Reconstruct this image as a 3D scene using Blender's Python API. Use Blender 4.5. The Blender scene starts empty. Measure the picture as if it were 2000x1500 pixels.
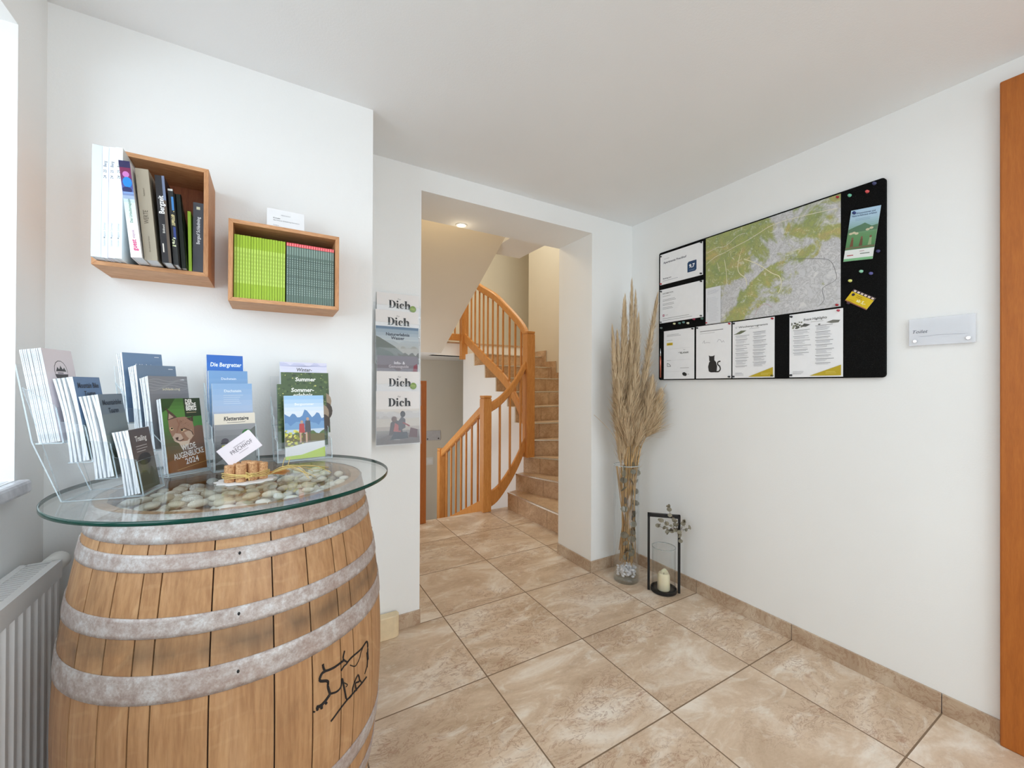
import bpy, math, random
from mathutils import Vector, Matrix
R = random.Random(7)
SC = bpy.context.scene
COL = SC.collection
PI = math.pi

# ------------------------------------------------------------------ camera, world, big lights, exposure
CAMH = 1.2026
YAW, PIT, ROL, FPX = .5306, .0037, .0042, 798.6
fw = Vector((math.sin(YAW), math.cos(YAW), 0)); rt = Vector((math.cos(YAW), -math.sin(YAW), 0)); up = Vector((0, 0, 1))
fw, up = fw*math.cos(PIT)+up*math.sin(PIT), up*math.cos(PIT)-fw*math.sin(PIT)
rt, up = rt*math.cos(ROL)+up*math.sin(ROL), up*math.cos(ROL)-rt*math.sin(ROL)
cd = bpy.data.cameras.new('camera'); cam = bpy.data.objects.new('camera', cd); COL.objects.link(cam)
M = Matrix.Identity(4)
for i in range(3):
    M[i][0] = rt[i]; M[i][1] = up[i]; M[i][2] = -fw[i]
M[2][3] = CAMH
cam.matrix_world = M
cd.sensor_width = 36; cd.lens = FPX*36/2000; cd.clip_start = .02
SC.camera = cam
w = bpy.data.worlds.new('world'); SC.world = w; w.use_nodes = True
w.node_tree.nodes['Background'].inputs[0].default_value = (.86, .93, 1, 1)
w.node_tree.nodes['Background'].inputs[1].default_value = 2.0
vs = SC.view_settings
vs.view_transform = 'Standard'; vs.look = 'None'; vs.gamma = 1; vs.use_curve_mapping = False
vs.exposure = .08
cy = SC.cycles
cy.use_denoising = True
cy.max_bounces = 14; cy.diffuse_bounces = 7; cy.glossy_bounces = 5; cy.transmission_bounces = 10
cy.transparent_max_bounces = 48
cy.sample_clamp_indirect = 6.0
cy.caustics_reflective = False; cy.caustics_refractive = False

def area(name, loc, aim, sx, sy, power, col=(1, 1, 1)):
    l = bpy.data.lights.new(name, 'AREA'); l.shape = 'RECTANGLE'; l.size = sx; l.size_y = sy
    l.energy = power; l.color = col
    o = bpy.data.objects.new(name, l); COL.objects.link(o); o.location = loc
    o.rotation_euler = Vector(aim).to_track_quat('-Z', 'Y').to_euler()
    return o
def lamp(name, loc, power, col, r=.05):
    l = bpy.data.lights.new(name, 'POINT'); l.energy = power; l.color = col; l.shadow_soft_size = r
    o = bpy.data.objects.new(name, l); COL.objects.link(o); o.location = loc
    return o
XW, YB, YS, ZC, XC, XL = 2.144, 2.019, 1.696, 2.305, .344, -.565
area('daylight_left_window', (-1.75, .0, 1.75), (1, .45, -.25), 2.0, 1.7, 44, (.76, .89, 1))
area('daylight_rear_window', (.95, -2.35, 1.25), (0, 1, 0), 2.1, 2.1, 25, (.82, .92, 1))
area('foyer_fill', (1.05, -.75, 2.28), (0, 0, -1), 1.3, 1.3, 19, (.82, .94, 1))  # added soft fill overhead behind the camera, no known fixture there
area('stair_overhead_fill', (3.0, 4.2, 4.3), (-.1, -.05, -1), .8, 1.6, 46, (.98, 1, .90))  # added fill high over the flight; the hall has no window here
area('hall_left_fill', (.60, 4.5, .55), (1, .05, .0), 1.5, 1.0, 15, (.90, .95, 1))  # added fill to brighten the stairwell wall; no opening in this side

# ------------------------------------------------------------------ helpers: materials
def lin(c):
    return tuple(((x/12.92) if x <= .04045 else ((x+.055)/1.055)**2.4) for x in c)
def rgb(r, g, b):
    return lin((r/255, g/255, b/255))
class NT:
    def __init__(s, name):
        s.m = bpy.data.materials.new(name); s.m.use_nodes = True
        s.t = s.m.node_tree; s.n = s.t.nodes; s.b = s.n['Principled BSDF']; s.out = s.n['Material Output']
    def add(s, typ, **kw):
        nd = s.n.new(typ)
        for k, v in kw.items():
            if hasattr(nd, k) and not k.startswith('in_'):
                setattr(nd, k, v)
            else:
                nd.inputs[k].default_value = v
        return nd
    def link(s, a, b): s.t.links.new(a, b)
    def coord(s, scale=(1, 1, 1), loc=(0, 0, 0), world=False):
        g = s.add('ShaderNodeNewGeometry') if world else s.add('ShaderNodeTexCoord')
        mp = s.add('ShaderNodeMapping'); mp.inputs['Scale'].default_value = scale; mp.inputs['Location'].default_value = loc
        s.link(g.outputs['Position' if world else 'Object'], mp.inputs[0]); return mp.outputs[0]
    def noise(s, vec, scale, detail=4, rough=.55, dist=0):
        n = s.add('ShaderNodeTexNoise'); n.inputs['Scale'].default_value = scale; n.inputs['Detail'].default_value = detail
        n.inputs['Roughness'].default_value = rough; n.inputs['Distortion'].default_value = dist
        s.link(vec, n.inputs['Vector']); return n.outputs['Fac']
    def ramp(s, fac, stops):
        r = s.add('ShaderNodeValToRGB'); e = r.color_ramp.elements
        while len(e) < len(stops): e.new(.5)
        for el, (p, c) in zip(e, stops):
            el.position = p; el.color = (*c, 1) if len(c) == 3 else c
        s.link(fac, r.inputs[0]); return r.outputs[0]
    def mix(s, fac, a, b, mode='MIX'):
        m = s.add('ShaderNodeMix', data_type='RGBA', blend_type=mode)
        for sock, v in ((m.inputs[0], fac), (m.inputs[6], a), (m.inputs[7], b)):
            if hasattr(v, 'is_linked'): s.link(v, sock)
            elif isinstance(v, (int, float)): sock.default_value = v
            else: sock.default_value = (*v, 1)
        return m.outputs[2]
    def math(s, op, a, b=0, c=None):
        m = s.add('ShaderNodeMath', operation=op)
        for i, v in enumerate((a, b) if c is None else (a, b, c)):
            if hasattr(v, 'is_linked'): s.link(v, m.inputs[i])
            else: m.inputs[i].default_value = v
        return m.outputs[0]
    def base(s, v):
        if hasattr(v, 'is_linked'): s.link(v, s.b.inputs['Base Color'])
        else: s.b.inputs['Base Color'].default_value = (*v, 1)
    def bump(s, h, strength=.2, dist=.002):
        b = s.add('ShaderNodeBump'); b.inputs['Strength'].default_value = strength; b.inputs['Distance'].default_value = dist
        s.link(h, b.inputs['Height']); s.link(b.outputs[0], s.b.inputs['Normal'])
    def set(s, rough=.5, metal=0, **kw):
        s.b.inputs['Roughness'].default_value = rough; s.b.inputs['Metallic'].default_value = metal
        for k, v in kw.items(): s.b.inputs[k.replace('_', ' ')].default_value = v
        return s
MC = {}
def plain(name, col, rough=.5, metal=0, var=.06, scale=30, bump=0):
    if name in MC: return MC[name]
    t = NT(name); v = t.coord(); f = t.noise(v, scale, 3)
    d = tuple(c*(1-var) for c in col); l = tuple(min(1, c*(1+var)) for c in col)
    t.base(t.ramp(f, [(.3, d), (.7, l)])); t.set(rough, metal)
    if bump: t.bump(f, bump, .001)
    MC[name] = t.m; return t.m
def wallmat(name, col):
    t = NT(name); v = t.coord(world=True)
    f = t.noise(v, 160, 3, .6); g = t.noise(v, 2.2, 2)
    t.base(t.ramp(g, [(.3, tuple(c*.975 for c in col)), (.7, col)])); t.set(.92)
    t.b.inputs['Specular IOR Level'].default_value = .2
    t.bump(f, .35, .0012); return t.m
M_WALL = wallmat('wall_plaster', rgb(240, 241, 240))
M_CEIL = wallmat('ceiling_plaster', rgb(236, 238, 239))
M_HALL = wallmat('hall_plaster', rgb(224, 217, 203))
def woodmat(name, a, b, c, scale=(1, 1, 12), rough=.42, freq=9, world=False):
    t = NT(name); v = t.coord(scale, world=world)
    f = t.noise(v, freq, 6, .6, .6); g = t.noise(v, freq*5, 3, .5)
    col = t.ramp(f, [(.25, a), (.5, b), (.75, c)])
    col = t.mix(.25, col, t.ramp(g, [(.35, a), (.65, c)]))
    t.base(col); t.set(rough); t.bump(g, .12, .0006)
    return t.m
M_BEECH = woodmat('orange_beech', rgb(188, 122, 56), rgb(206, 140, 72), rgb(222, 162, 94), (9, 9, 1), .33)
M_DOOR = woodmat('orange_veneer', rgb(158, 86, 22), rgb(172, 96, 28), rgb(184, 108, 38), (14, 14, 1.2), .55, 7)
M_LARCHX = woodmat('box_larch_horizontal', rgb(168, 114, 72), rgb(204, 150, 104), rgb(222, 174, 130), (1.5, 14, 14), .55, 9)
M_LARCHZ = woodmat('box_larch_vertical', rgb(164, 108, 68), rgb(198, 142, 96), rgb(216, 166, 120), (14, 14, 1.5), .55, 9)
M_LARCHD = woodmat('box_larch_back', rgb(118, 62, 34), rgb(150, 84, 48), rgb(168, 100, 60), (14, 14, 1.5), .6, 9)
M_METALB = plain('black_metal', (.012, .012, .013), .45, .3)
M_WHITE = plain('white_enamel', rgb(238, 238, 238), .35, 0, .01)
M_WHITEP = plain('white_plastic', rgb(232, 232, 228), .4, 0, .01)
M_PAPER = plain('paper', rgb(240, 241, 243), .7, 0, .015)
M_PAGES = None
def pages():
    global M_PAGES
    if M_PAGES: return M_PAGES
    t = NT('page_edges'); v = t.coord((700, 700, 3)); f = t.noise(v, 1.0, 1)
    t.base(t.ramp(f, [(.3, rgb(205, 212, 218)), (.7, rgb(244, 246, 248))])); t.set(.8); M_PAGES = t.m; return t.m
# printed surfaces: the print's own colours sit in a colour attribute
def printmat(name, rough):
    t = NT(name); a = t.add('ShaderNodeAttribute'); a.attribute_name = 'Col'
    t.link(a.outputs['Color'], t.b.inputs['Base Color']); t.set(rough); return t.m
M_PRINT = printmat('print_satin', .38); M_PRINTM = printmat('print_matt', .75)
def thin_glass(name, tint, base=.04, gain=.62, rough=.0):
    t = NT(name); t.n.remove(t.b)
    lw = t.add('ShaderNodeLayerWeight'); lw.inputs['Blend'].default_value = .5
    p = t.math('POWER', lw.outputs['Facing'], 5.0)
    f = t.math('MULTIPLY_ADD', p, gain, base)
    tr = t.add('ShaderNodeBsdfTransparent'); tr.inputs[0].default_value = (*tint, 1)
    gl = t.add('ShaderNodeBsdfGlossy'); gl.inputs['Roughness'].default_value = rough
    mx = t.add('ShaderNodeMixShader'); t.link(f, mx.inputs[0]); t.link(tr.outputs[0], mx.inputs[1]); t.link(gl.outputs[0], mx.inputs[2])
    t.link(mx.outputs[0], t.out.inputs[0]); return t.m
M_ACRYL = thin_glass('clear_acrylic', (.97, .976, .982), .02, .38)
M_GLASS = thin_glass('clear_glass', (.985, .99, .99), .04, .5)
M_TABLE = thin_glass('table_glass', (.975, .99, .985), .04)
def edgemat(name, col, mixf=.55):
    t = NT(name); t.base(col); t.set(.12); t.b.inputs['Alpha'].default_value = mixf
    return t.m
M_ACRE = edgemat('acrylic_edge', rgb(214, 232, 240), .55)
M_TEAL = edgemat('green_glass_edge', rgb(0, 58, 48), 1.0); M_TEAL.node_tree.nodes['Principled BSDF'].inputs['Specular IOR Level'].default_value = .3

# ------------------------------------------------------------------ helpers: meshes
class MB:
    def __init__(s): s.v = []; s.f = []; s.c = []; s.mi = []
    def add(s, vs, fs, col=(1, 1, 1), mi=0):
        o = len(s.v); s.v += [tuple(p) for p in vs]
        for f in fs: s.f.append([o+i for i in f]); s.c.append(col); s.mi.append(mi)
        return s
    def box(s, x0, x1, y0, y1, z0, z1, col=(1, 1, 1), mi=0, mat=None):
        vs = [Vector((x, y, z)) for z in (z0, z1) for y in (y0, y1) for x in (x0, x1)]
        if mat is not None: vs = [mat @ p for p in vs]
        return s.add(vs, [(0, 2, 3, 1), (4, 5, 7, 6), (0, 1, 5, 4), (2, 6, 7, 3), (0, 4, 6, 2), (1, 3, 7, 5)], col, mi)
    def prism(s, poly, a, b, axis='z', col=(1, 1, 1), mi=0, mat=None):
        n = len(poly); vs = []
        for h in (a, b):
            for p, q in poly:
                vs.append(Vector((p, q, h)) if axis == 'z' else (Vector((p, h, q)) if axis == 'y' else Vector((h, p, q))))
        if mat is not None: vs = [mat @ p for p in vs]
        fs = [tuple(range(n))[::-1], tuple(range(n, 2*n))]+[(i, (i+1) % n, n+(i+1) % n, n+i) for i in range(n)]
        return s.add(vs, fs, col, mi)
    def lathe(s, prof, c=(0, 0, 0), seg=32, col=(1, 1, 1), mi=0, a0=0, a1=2*PI, cap=False):
        full = abs(a1-a0-2*PI) < 1e-6; m = seg if full else seg+1; vs = []
        for r, z in prof:
            for i in range(m):
                a = a0+(a1-a0)*i/seg
                vs.append((c[0]+r*math.cos(a), c[1]+r*math.sin(a), c[2]+z))
        fs = []
        for j in range(len(prof)-1):
            for i in range(seg):
                k = (i+1) % m
                fs.append((j*m+i, j*m+k, (j+1)*m+k, (j+1)*m+i))
        if cap: fs.append(tuple(range(m))[::-1]); fs.append(tuple((len(prof)-1)*m+i for i in range(m)))
        return s.add(vs, fs, col, mi)
    def tube(s, path, r, n=6, col=(1, 1, 1), mi=0, cap=True):
        path = [Vector(p) for p in path]; rs = r if isinstance(r, (list, tuple)) else [r]*len(path); vs = []
        ref = Vector((0, 0, 1))
        for i, p in enumerate(path):
            t = (path[min(i+1, len(path)-1)]-path[max(i-1, 0)])
            if t.length < 1e-9: t = Vector((0, 0, 1))
            t.normalize()
            a = t.cross(ref)
            if a.length < .05: a = t.cross(Vector((1, 0, 0)))
            a.normalize(); b = a.cross(t)
            for k in range(n):
                th = 2*PI*k/n; vs.append(p+(a*math.cos(th)+b*math.sin(th))*rs[i])
        fs = [(i*n+k, i*n+(k+1) % n, (i+1)*n+(k+1) % n, (i+1)*n+k) for i in range(len(path)-1) for k in range(n)]
        if cap: fs += [tuple(range(n))[::-1], tuple((len(path)-1)*n+k for k in range(n))]
        return s.add(vs, fs, col, mi)
    def rail(s, path, w_, h_, col=(1, 1, 1), mi=0):
        # rectangular bar with eased edges following a path, its section kept upright
        path = [Vector(p) for p in path]; vs = []; e = min(w_, h_)*.2
        sec = [(-w_/2+e, -h_/2), (w_/2-e, -h_/2), (w_/2, -h_/2+e), (w_/2, h_/2-e), (w_/2-e, h_/2), (-w_/2+e, h_/2), (-w_/2, h_/2-e), (-w_/2, -h_/2+e)]
        for i, p in enumerate(path):
            t = path[min(i+1, len(path)-1)]-path[max(i-1, 0)]; t.z = 0; t.normalize(); a = Vector((t.y, -t.x, 0))
            for x, z in sec: vs.append(p+a*x+Vector((0, 0, z)))
        n = 8; fs = [(i*n+k, i*n+(k+1) % n, (i+1)*n+(k+1) % n, (i+1)*n+k) for i in range(len(path)-1) for k in range(n)]
        fs += [tuple(range(n))[::-1], tuple((len(path)-1)*n+k for k in range(n))]
        return s.add(vs, fs, col, mi)
    def blob(s, c, rx, ry, rz, n=8, m=5, col=(1, 1, 1), rot=0, jit=0, rnd=None):
        vs = []; fs = []; ca, sa = math.cos(rot), math.sin(rot)
        for j in range(m+1):
            ph = PI*j/m-PI/2
            for i in range(n):
                th = 2*PI*i/n; k = 1+((rnd.random()-.5)*jit if rnd else 0)
                x, y, z = rx*math.cos(ph)*math.cos(th)*k, ry*math.cos(ph)*math.sin(th)*k, rz*math.sin(ph)
                vs.append((c[0]+x*ca-y*sa, c[1]+x*sa+y*ca, c[2]+z))
        for j in range(m):
            for i in range(n): fs.append((j*n+i, j*n+(i+1) % n, (j+1)*n+(i+1) % n, (j+1)*n+i))
        return s.add(vs, fs, col)
    def build(s, name, mats, parent=None, smooth=False, bevel=0, org=None, label=None, segs=2):
        me = bpy.data.meshes.new(name)
        v = s.v
        if org is not None: v = [(p[0]-org[0], p[1]-org[1], p[2]-org[2]) for p in v]
        me.from_pydata(v, [], s.f)
        for m in (mats if isinstance(mats, (list, tuple)) else [mats]): me.materials.append(m)
        me.polygons.foreach_set('material_index', s.mi)
        if any(c != (1, 1, 1) for c in s.c):
            ca = me.color_attributes.new('Col', 'FLOAT_COLOR', 'CORNER'); buf = []
            for f, c in zip(s.f, s.c): buf += [c[0], c[1], c[2], 1.0]*len(f)
            ca.data.foreach_set('color', buf)
        me.polygons.foreach_set('use_smooth', [smooth]*len(me.polygons))
        me.update()
        o = bpy.data.objects.new(name, me); COL.objects.link(o)
        if org is not None and parent is None: o.location = org
        if parent is not None: o.parent = parent
        if bevel:
            b = o.modifiers.new('bevel', 'BEVEL'); b.width = bevel; b.segments = segs; b.limit_method = 'ANGLE'; b.angle_limit = .6
        if smooth == 'auto': pass
        if label: o['label'] = label
        return o
def tag(o, label, cat, group=None):
    o['label'] = label; o['category'] = cat
    if group: o['group'] = group
    return o
def struct(o): o['kind'] = 'structure'; return o
def thing(name, label, cat, loc=(0, 0, 0), group=None):
    o = bpy.data.objects.new(name, None); COL.objects.link(o); o.location = loc; o.empty_display_size = .02
    return tag(o, label, cat, group)
def copy_tree(o, parent=None):
    c = o.copy(); COL.objects.link(c)
    if parent is not None: c.parent = parent
    for ch in list(o.children): copy_tree(ch, c)
    return c
class Frame:
    # a flat face in the world: O lower-left corner, U right, V up, N towards the reader
    def __init__(s, O, U, V): s.O = Vector(O); s.U = Vector(U).normalized(); s.V = Vector(V).normalized(); s.N = s.U.cross(s.V)
    def p(s, x, y, z=0): return s.O+s.U*x+s.V*y+s.N*z
    def off(s, x, y, z=0): return Frame(s.p(x, y, z), s.U, s.V)
    def mat(s):
        m = Matrix.Identity(4)
        for i in range(3): m[i][0] = s.U[i]; m[i][1] = s.V[i]; m[i][2] = s.N[i]; m[i][3] = s.O[i]
        return m
GL = {}
def glyphs(txt, bold=0, shear=0, sp=1.0):
    k = (txt, bold, shear, sp)
    if k not in GL:
        c = bpy.data.curves.new('t', 'FONT'); c.body = txt; c.resolution_u = 2; c.offset = bold; c.shear = shear; c.space_character = sp
        c.fill_mode = 'FRONT'
        o = bpy.data.objects.new('t', c); me = bpy.data.meshes.new_from_object(o)
        vs = [(v.co.x, v.co.y) for v in me.vertices]; fs = [tuple(p.vertices) for p in me.polygons]
        bpy.data.objects.remove(o); bpy.data.curves.remove(c); bpy.data.meshes.remove(me)
        GL[k] = (vs, fs)
    return GL[k]
class Art:
    # flat print on a frame; each layer lies a hair above the one before
    def __init__(s, fr, lift=.0004, step=.00006): s.f = fr; s.mb = MB(); s.z = lift; s.st = step
    def poly(s, pts, col):
        s.mb.add([s.f.p(x, y, s.z) for x, y in pts], [tuple(range(len(pts)))], rgb(*col)); s.z += s.st; return s
    def rect(s, x0, y0, x1, y1, col): return s.poly([(x0, y0), (x1, y0), (x1, y1), (x0, y1)], col)
    def grad(s, x0, y0, x1, y1, cols):
        n = len(cols)-1; k = 4*n
        for i in range(k):
            t = (i+.5)/k*n; j = min(int(t), n-1); u = t-j
            c = tuple(cols[j][q]*(1-u)+cols[j+1][q]*u for q in range(3))
            ya, yb = y0+(y1-y0)*i/k, y0+(y1-y0)*(i+1)/k
            s.mb.add([s.f.p(x0, ya, s.z), s.f.p(x1, ya, s.z), s.f.p(x1, yb, s.z), s.f.p(x0, yb, s.z)], [(0, 1, 2, 3)], rgb(*c))
        s.z += s.st; return s
    def disc(s, x, y, rx, ry, col, n=14):
        return s.poly([(x+rx*math.cos(2*PI*i/n), y+ry*math.sin(2*PI*i/n)) for i in range(n)], col)
    def line(s, pts, w_, col):
        for (a, b), (c, d) in zip(pts, pts[1:]):
            L = math.hypot(c-a, d-b) or 1; nx, ny = -(d-b)/L*w_/2, (c-a)/L*w_/2
            s.mb.add([s.f.p(a+nx, b+ny, s.z), s.f.p(a-nx, b-ny, s.z), s.f.p(c-nx, d-ny, s.z), s.f.p(c+nx, d+ny, s.z)], [(0, 1, 2, 3)], rgb(*col))
        s.z += s.st; return s
    def text(s, txt, x, y, size, col, align='l', bold=0, shear=0, rot=0, width=None, sp=1.0):
        vs, fs = glyphs(txt, bold, shear, sp)
        if not vs: return s
        mx = max(v[0] for v in vs); k = size*1.4; kx = k
        if width: kx = width/mx
        ox = {'l': 0, 'c': -mx*kx/2, 'r': -mx*kx}[align]; ca, sa = math.cos(rot), math.sin(rot)
        P = []
        for a, b in vs:
            a, b = a*kx+ox, b*k
            P.append(s.f.p(x+a*ca-b*sa, y+a*sa+b*ca, s.z))
        s.mb.add(P, fs, rgb(*col)); s.z += s.st; return s
    def lines(s, x, y, w_, n, dy, th, col, rnd=None, jit=.3):
        rnd = rnd or R
        for i in range(n):
            ww = w_*(1-jit*rnd.random()); yy = y-i*dy
            s.mb.add([s.f.p(x, yy, s.z), s.f.p(x+ww, yy, s.z), s.f.p(x+ww, yy+th, s.z), s.f.p(x, yy+th, s.z)], [(0, 1, 2, 3)], rgb(*col))
        s.z += s.st; return s
    def scatter(s, x0, y0, x1, y1, n, r, cols, seed=1):
        q = random.Random(seed)
        for i in range(n):
            cx, cy_ = q.uniform(x0, x1), q.uniform(y0, y1); rr = r*q.uniform(.4, 1.2); c = q.choice(cols); z = s.z+q.random()*s.st
            pts = [(cx+rr*q.uniform(.6, 1.2)*math.cos(a), cy_+rr*q.uniform(.4, .9)*math.sin(a)) for a in (0, 1.2, 2.4, 3.7, 5)]
            pts = [(min(max(a, x0), x1), min(max(b, y0), y1)) for a, b in pts]
            s.mb.add([s.f.p(a, b, z) for a, b in pts], [(0, 1, 2, 3, 4)], rgb(*c))
        s.z += 2*s.st; return s
    def ridge(s, x0, x1, ybase, yt, amp, col, seed=1, n=14):
        q = random.Random(seed); top = []
        for i in range(n+1):
            top.append((x1+(x0-x1)*i/n, yt+amp*(q.random()-.5)+amp*.6*math.sin(i*1.3+seed)))
        return s.poly([(x0, ybase), (x1, ybase)]+top, col)
    def build(s, parent, name='print', mat=None, label=None): return s.mb.build(name, mat or M_PRINT, parent, label=label)

# ================================================================== STRUCTURE
GX, GY, TP = .7737, 1.0048, .505
def floormat():
    t = NT('travertine_tiles'); v = t.coord(world=True)
    sp = t.add('ShaderNodeSeparateXYZ'); t.link(v, sp.inputs[0])
    u = t.math('MULTIPLY_ADD', sp.outputs[0], 1/TP, -GX/TP+20); w_ = t.math('MULTIPLY_ADD', sp.outputs[1], 1/TP, -GY/TP+20)
    fu = t.math('FRACT', u); fv = t.math('FRACT', w_)
    du = t.math('MINIMUM', fu, t.math('SUBTRACT', 1, fu)); dv = t.math('MINIMUM', fv, t.math('SUBTRACT', 1, fv))
    d = t.math('MINIMUM', du, dv)
    grout = t.math('LESS_THAN', d, .0052)
    cell = t.add('ShaderNodeCombineXYZ'); t.link(t.math('FLOOR', u), cell.inputs[0]); t.link(t.math('FLOOR', w_), cell.inputs[1])
    wn = t.add('ShaderNodeTexWhiteNoise'); wn.noise_dimensions = '2D'; t.link(cell.outputs[0], wn.inputs['Vector'])
    offs = t.add('ShaderNodeVectorMath', operation='SCALE'); t.link(wn.outputs['Color'], offs.inputs[0]); offs.inputs['Scale'].default_value = 9
    ad = t.add('ShaderNodeVectorMath', operation='ADD'); t.link(v, ad.inputs[0]); t.link(offs.outputs[0], ad.inputs[1])
    vec = ad.outputs[0]
    mp = t.add('ShaderNodeMapping'); mp.inputs['Scale'].default_value = (1, 1.9, 1); mp.inputs['Rotation'].default_value = (0, 0, .7); t.link(vec, mp.inputs[0]); q = mp.outputs[0]
    n1 = t.noise(q, 2.6, 7, .62, .9); n2 = t.noise(q, 9, 8, .7, 1.2); n3 = t.noise(q, 1.6, 3, .5, .4); n4 = t.noise(q, 60, 4, .6)
    col = t.ramp(n1, [(.30, rgb(182, 156, 129)), (.5, rgb(212, 189, 164)), (.66, rgb(240, 231, 218))])
    # veins: narrow band of a distorted noise
    ve = t.math('ABSOLUTE', t.math('SUBTRACT', n2, .5)); vm = t.ramp(ve, [(.0, (1, 1, 1)), (.022, (0, 0, 0))])
    area_ = t.ramp(n3, [(.44, (0, 0, 0)), (.58, (1, 1, 1))])
    vf = t.math('MULTIPLY', vm, area_)
    col = t.mix(t.math('MULTIPLY', vf, .75), col, rgb(134, 90, 64))
    blot = t.ramp(t.noise(q, 16, 6, .75, .5), [(.56, (0, 0, 0)), (.68, (1, 1, 1))])
    col = t.mix(t.math('MULTIPLY', t.math('MULTIPLY', blot, area_), .75), col, rgb(152, 102, 76))
    lt = t.ramp(t.noise(q, 7, 5, .65, 1.5), [(.55, (0, 0, 0)), (.72, (1, 1, 1))])
    col = t.mix(t.math('MULTIPLY', lt, .75), col, rgb(236, 230, 218))
    col = t.mix(.14, col, t.ramp(n4, [(.3, rgb(170, 138, 108)), (.7, rgb(232, 214, 190))]))
    col = t.mix(t.math('MULTIPLY', wn.outputs['Value'], .18), col, rgb(186, 160, 130))
    col = t.mix(grout, col, rgb(128, 106, 84))
    t.base(col)
    t.link(t.math('MULTIPLY_ADD', grout, .5, .33), t.b.inputs['Roughness'])
    h = t.math('SUBTRACT', t.math('MULTIPLY', n2, .25), grout); t.bump(h, .35, .0015)
    return t.m
M_FLOOR = floormat()
def skirtmat(name, brown=False):
    t = NT(name); v = t.coord(world=True); n1 = t.noise(v, 5, 7, .65, 1.0); n2 = t.noise(v, 14, 7, .7, 1.2)
    if brown: col = t.ramp(n1, [(.3, rgb(182, 150, 120)), (.5, rgb(200, 170, 138)), (.7, rgb(220, 194, 164))])
    else: col = t.ramp(n1, [(.3, rgb(170, 144, 120)), (.5, rgb(190, 168, 144)), (.7, rgb(214, 198, 178))])
    ve = t.math('ABSOLUTE', t.math('SUBTRACT', n2, .5))
    col = t.mix(t.math('MULTIPLY', t.ramp(ve, [(0, (1, 1, 1)), (.03, (0, 0, 0))]), .5), col, rgb(140, 96, 66))
    t.base(col); t.set(.38); t.bump(n2, .15, .001); return t.m
M_SKIRT = skirtmat('skirting_tile'); M_STEP = skirtmat('stair_tile', True)
HXR, HYF, HXL, HYR = 3.4, 3.52, .56, 6.2      # stair hall: right wall, floor edge, left wall, rear wall
fl = MB(); fl.prism([(XL, -2.0), (XW, -2.0), (XW, YB), (1.79, YB), (1.79, 2.37), (HXR, 2.37), (HXR, HYF), (HXL, HYF), (HXL, 2.37), (.648, 2.37), (.648, YB), (XL, YB)], -.16, 0)
struct(fl.build('floor', M_FLOOR))
def wall(name, mat, *boxes):
    mb = MB()
    for b in boxes: mb.box(*b)
    return struct(mb.build(name, mat))
wall('ceiling', M_CEIL, (XL-.3, XW+.3, -2.3, YB+.2, ZC, ZC+.2))
WY0, WY1, WZ0, WZ1 = .15, 1.54, .955, 2.12
wall('wall_left', M_WALL, (XL-.3, XL, -2.3, WY0, 0, ZC), (XL-.3, XL, WY1, YS+.3, 0, ZC), (XL-.3, XL, WY0, WY1, 0, WZ0), (XL-.3, XL, WY0, WY1, WZ1, ZC))
wall('wall_shelf', M_WALL, (XL, XC, YS, YB+.35, 0, ZC))
PX, HZ = 1.781, 2.19
wall('wall_back', M_WALL, (XC, .648, YB, 2.37, 0, ZC), (.648, PX, YB, 2.37, HZ, ZC), (PX, XW, YB, 2.37, 0, ZC))
DY = .357
wall('wall_right', M_WALL, (XW, XW+.2, -2.3, 2.37, 0, ZC))
wall('wall_front', M_WALL, (XL-.3, -.1, -2.2, -2.0, 0, ZC), (2.0, XW+.2, -2.2, -2.0, 0, ZC), (-.1, 2.0, -2.2, -2.0, 2.25, ZC), (-.1, 2.0, -2.2, -2.0, 0, .25))
# window in the left wall: frame and pane at the outer face, a stone sill inside
def framed(name, x, y0, y1, z0, z1, axis, bars):
    mb = MB(); fwid = .06
    def bx(a0, a1, c0, c1, t0=-.03, t1=.03):
        if axis == 'x': mb.box(x+t0, x+t1, a0, a1, c0, c1)
        else: mb.box(a0, a1, x+t0, x+t1, c0, c1)
    bx(y0, y1, z0, z0+fwid); bx(y0, y1, z1-fwid, z1); bx(y0, y0+fwid, z0, z1); bx(y1-fwid, y1, z0, z1)
    for b in bars: bx(b-.04, b+.04, z0, z1)
    o = struct(mb.build(name, M_WHITEP, bevel=.004))
    g = MB()
    if axis == 'x': g.box(x-.004, x+.004, y0+.03, y1-.03, z0+.03, z1-.03)
    else: g.box(y0+.03, y1-.03, x-.004, x+.004, z0+.03, z1-.03)
    g.build('pane', M_GLASS, o); return o
framed('window_1', XL-.25, WY0, WY1, WZ0, WZ1, 'x', [.85])
framed('window_2', -2.12, -.1, 2.0, .25, 2.25, 'y', [.95])
def marble():
    t = NT('sill_marble'); v = t.coord(world=True); n = t.noise(v, 8, 6, .6, 1.5)
    t.base(t.ramp(n, [(.3, rgb(176, 178, 186)), (.55, rgb(222, 224, 230)), (.8, rgb(236, 238, 242))])); t.set(.25); return t.m
sl = MB(); sl.box(XL-.22, XL, WY0+.001, WY1-.001, WZ0-.035, WZ0+.001); sl.box(XL, XL+.030, WY0-.03, WY1+.008, WZ0-.035, WZ0+.001)
o = sl.build('trim_1', marble(), bevel=.008); struct(o)
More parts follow.
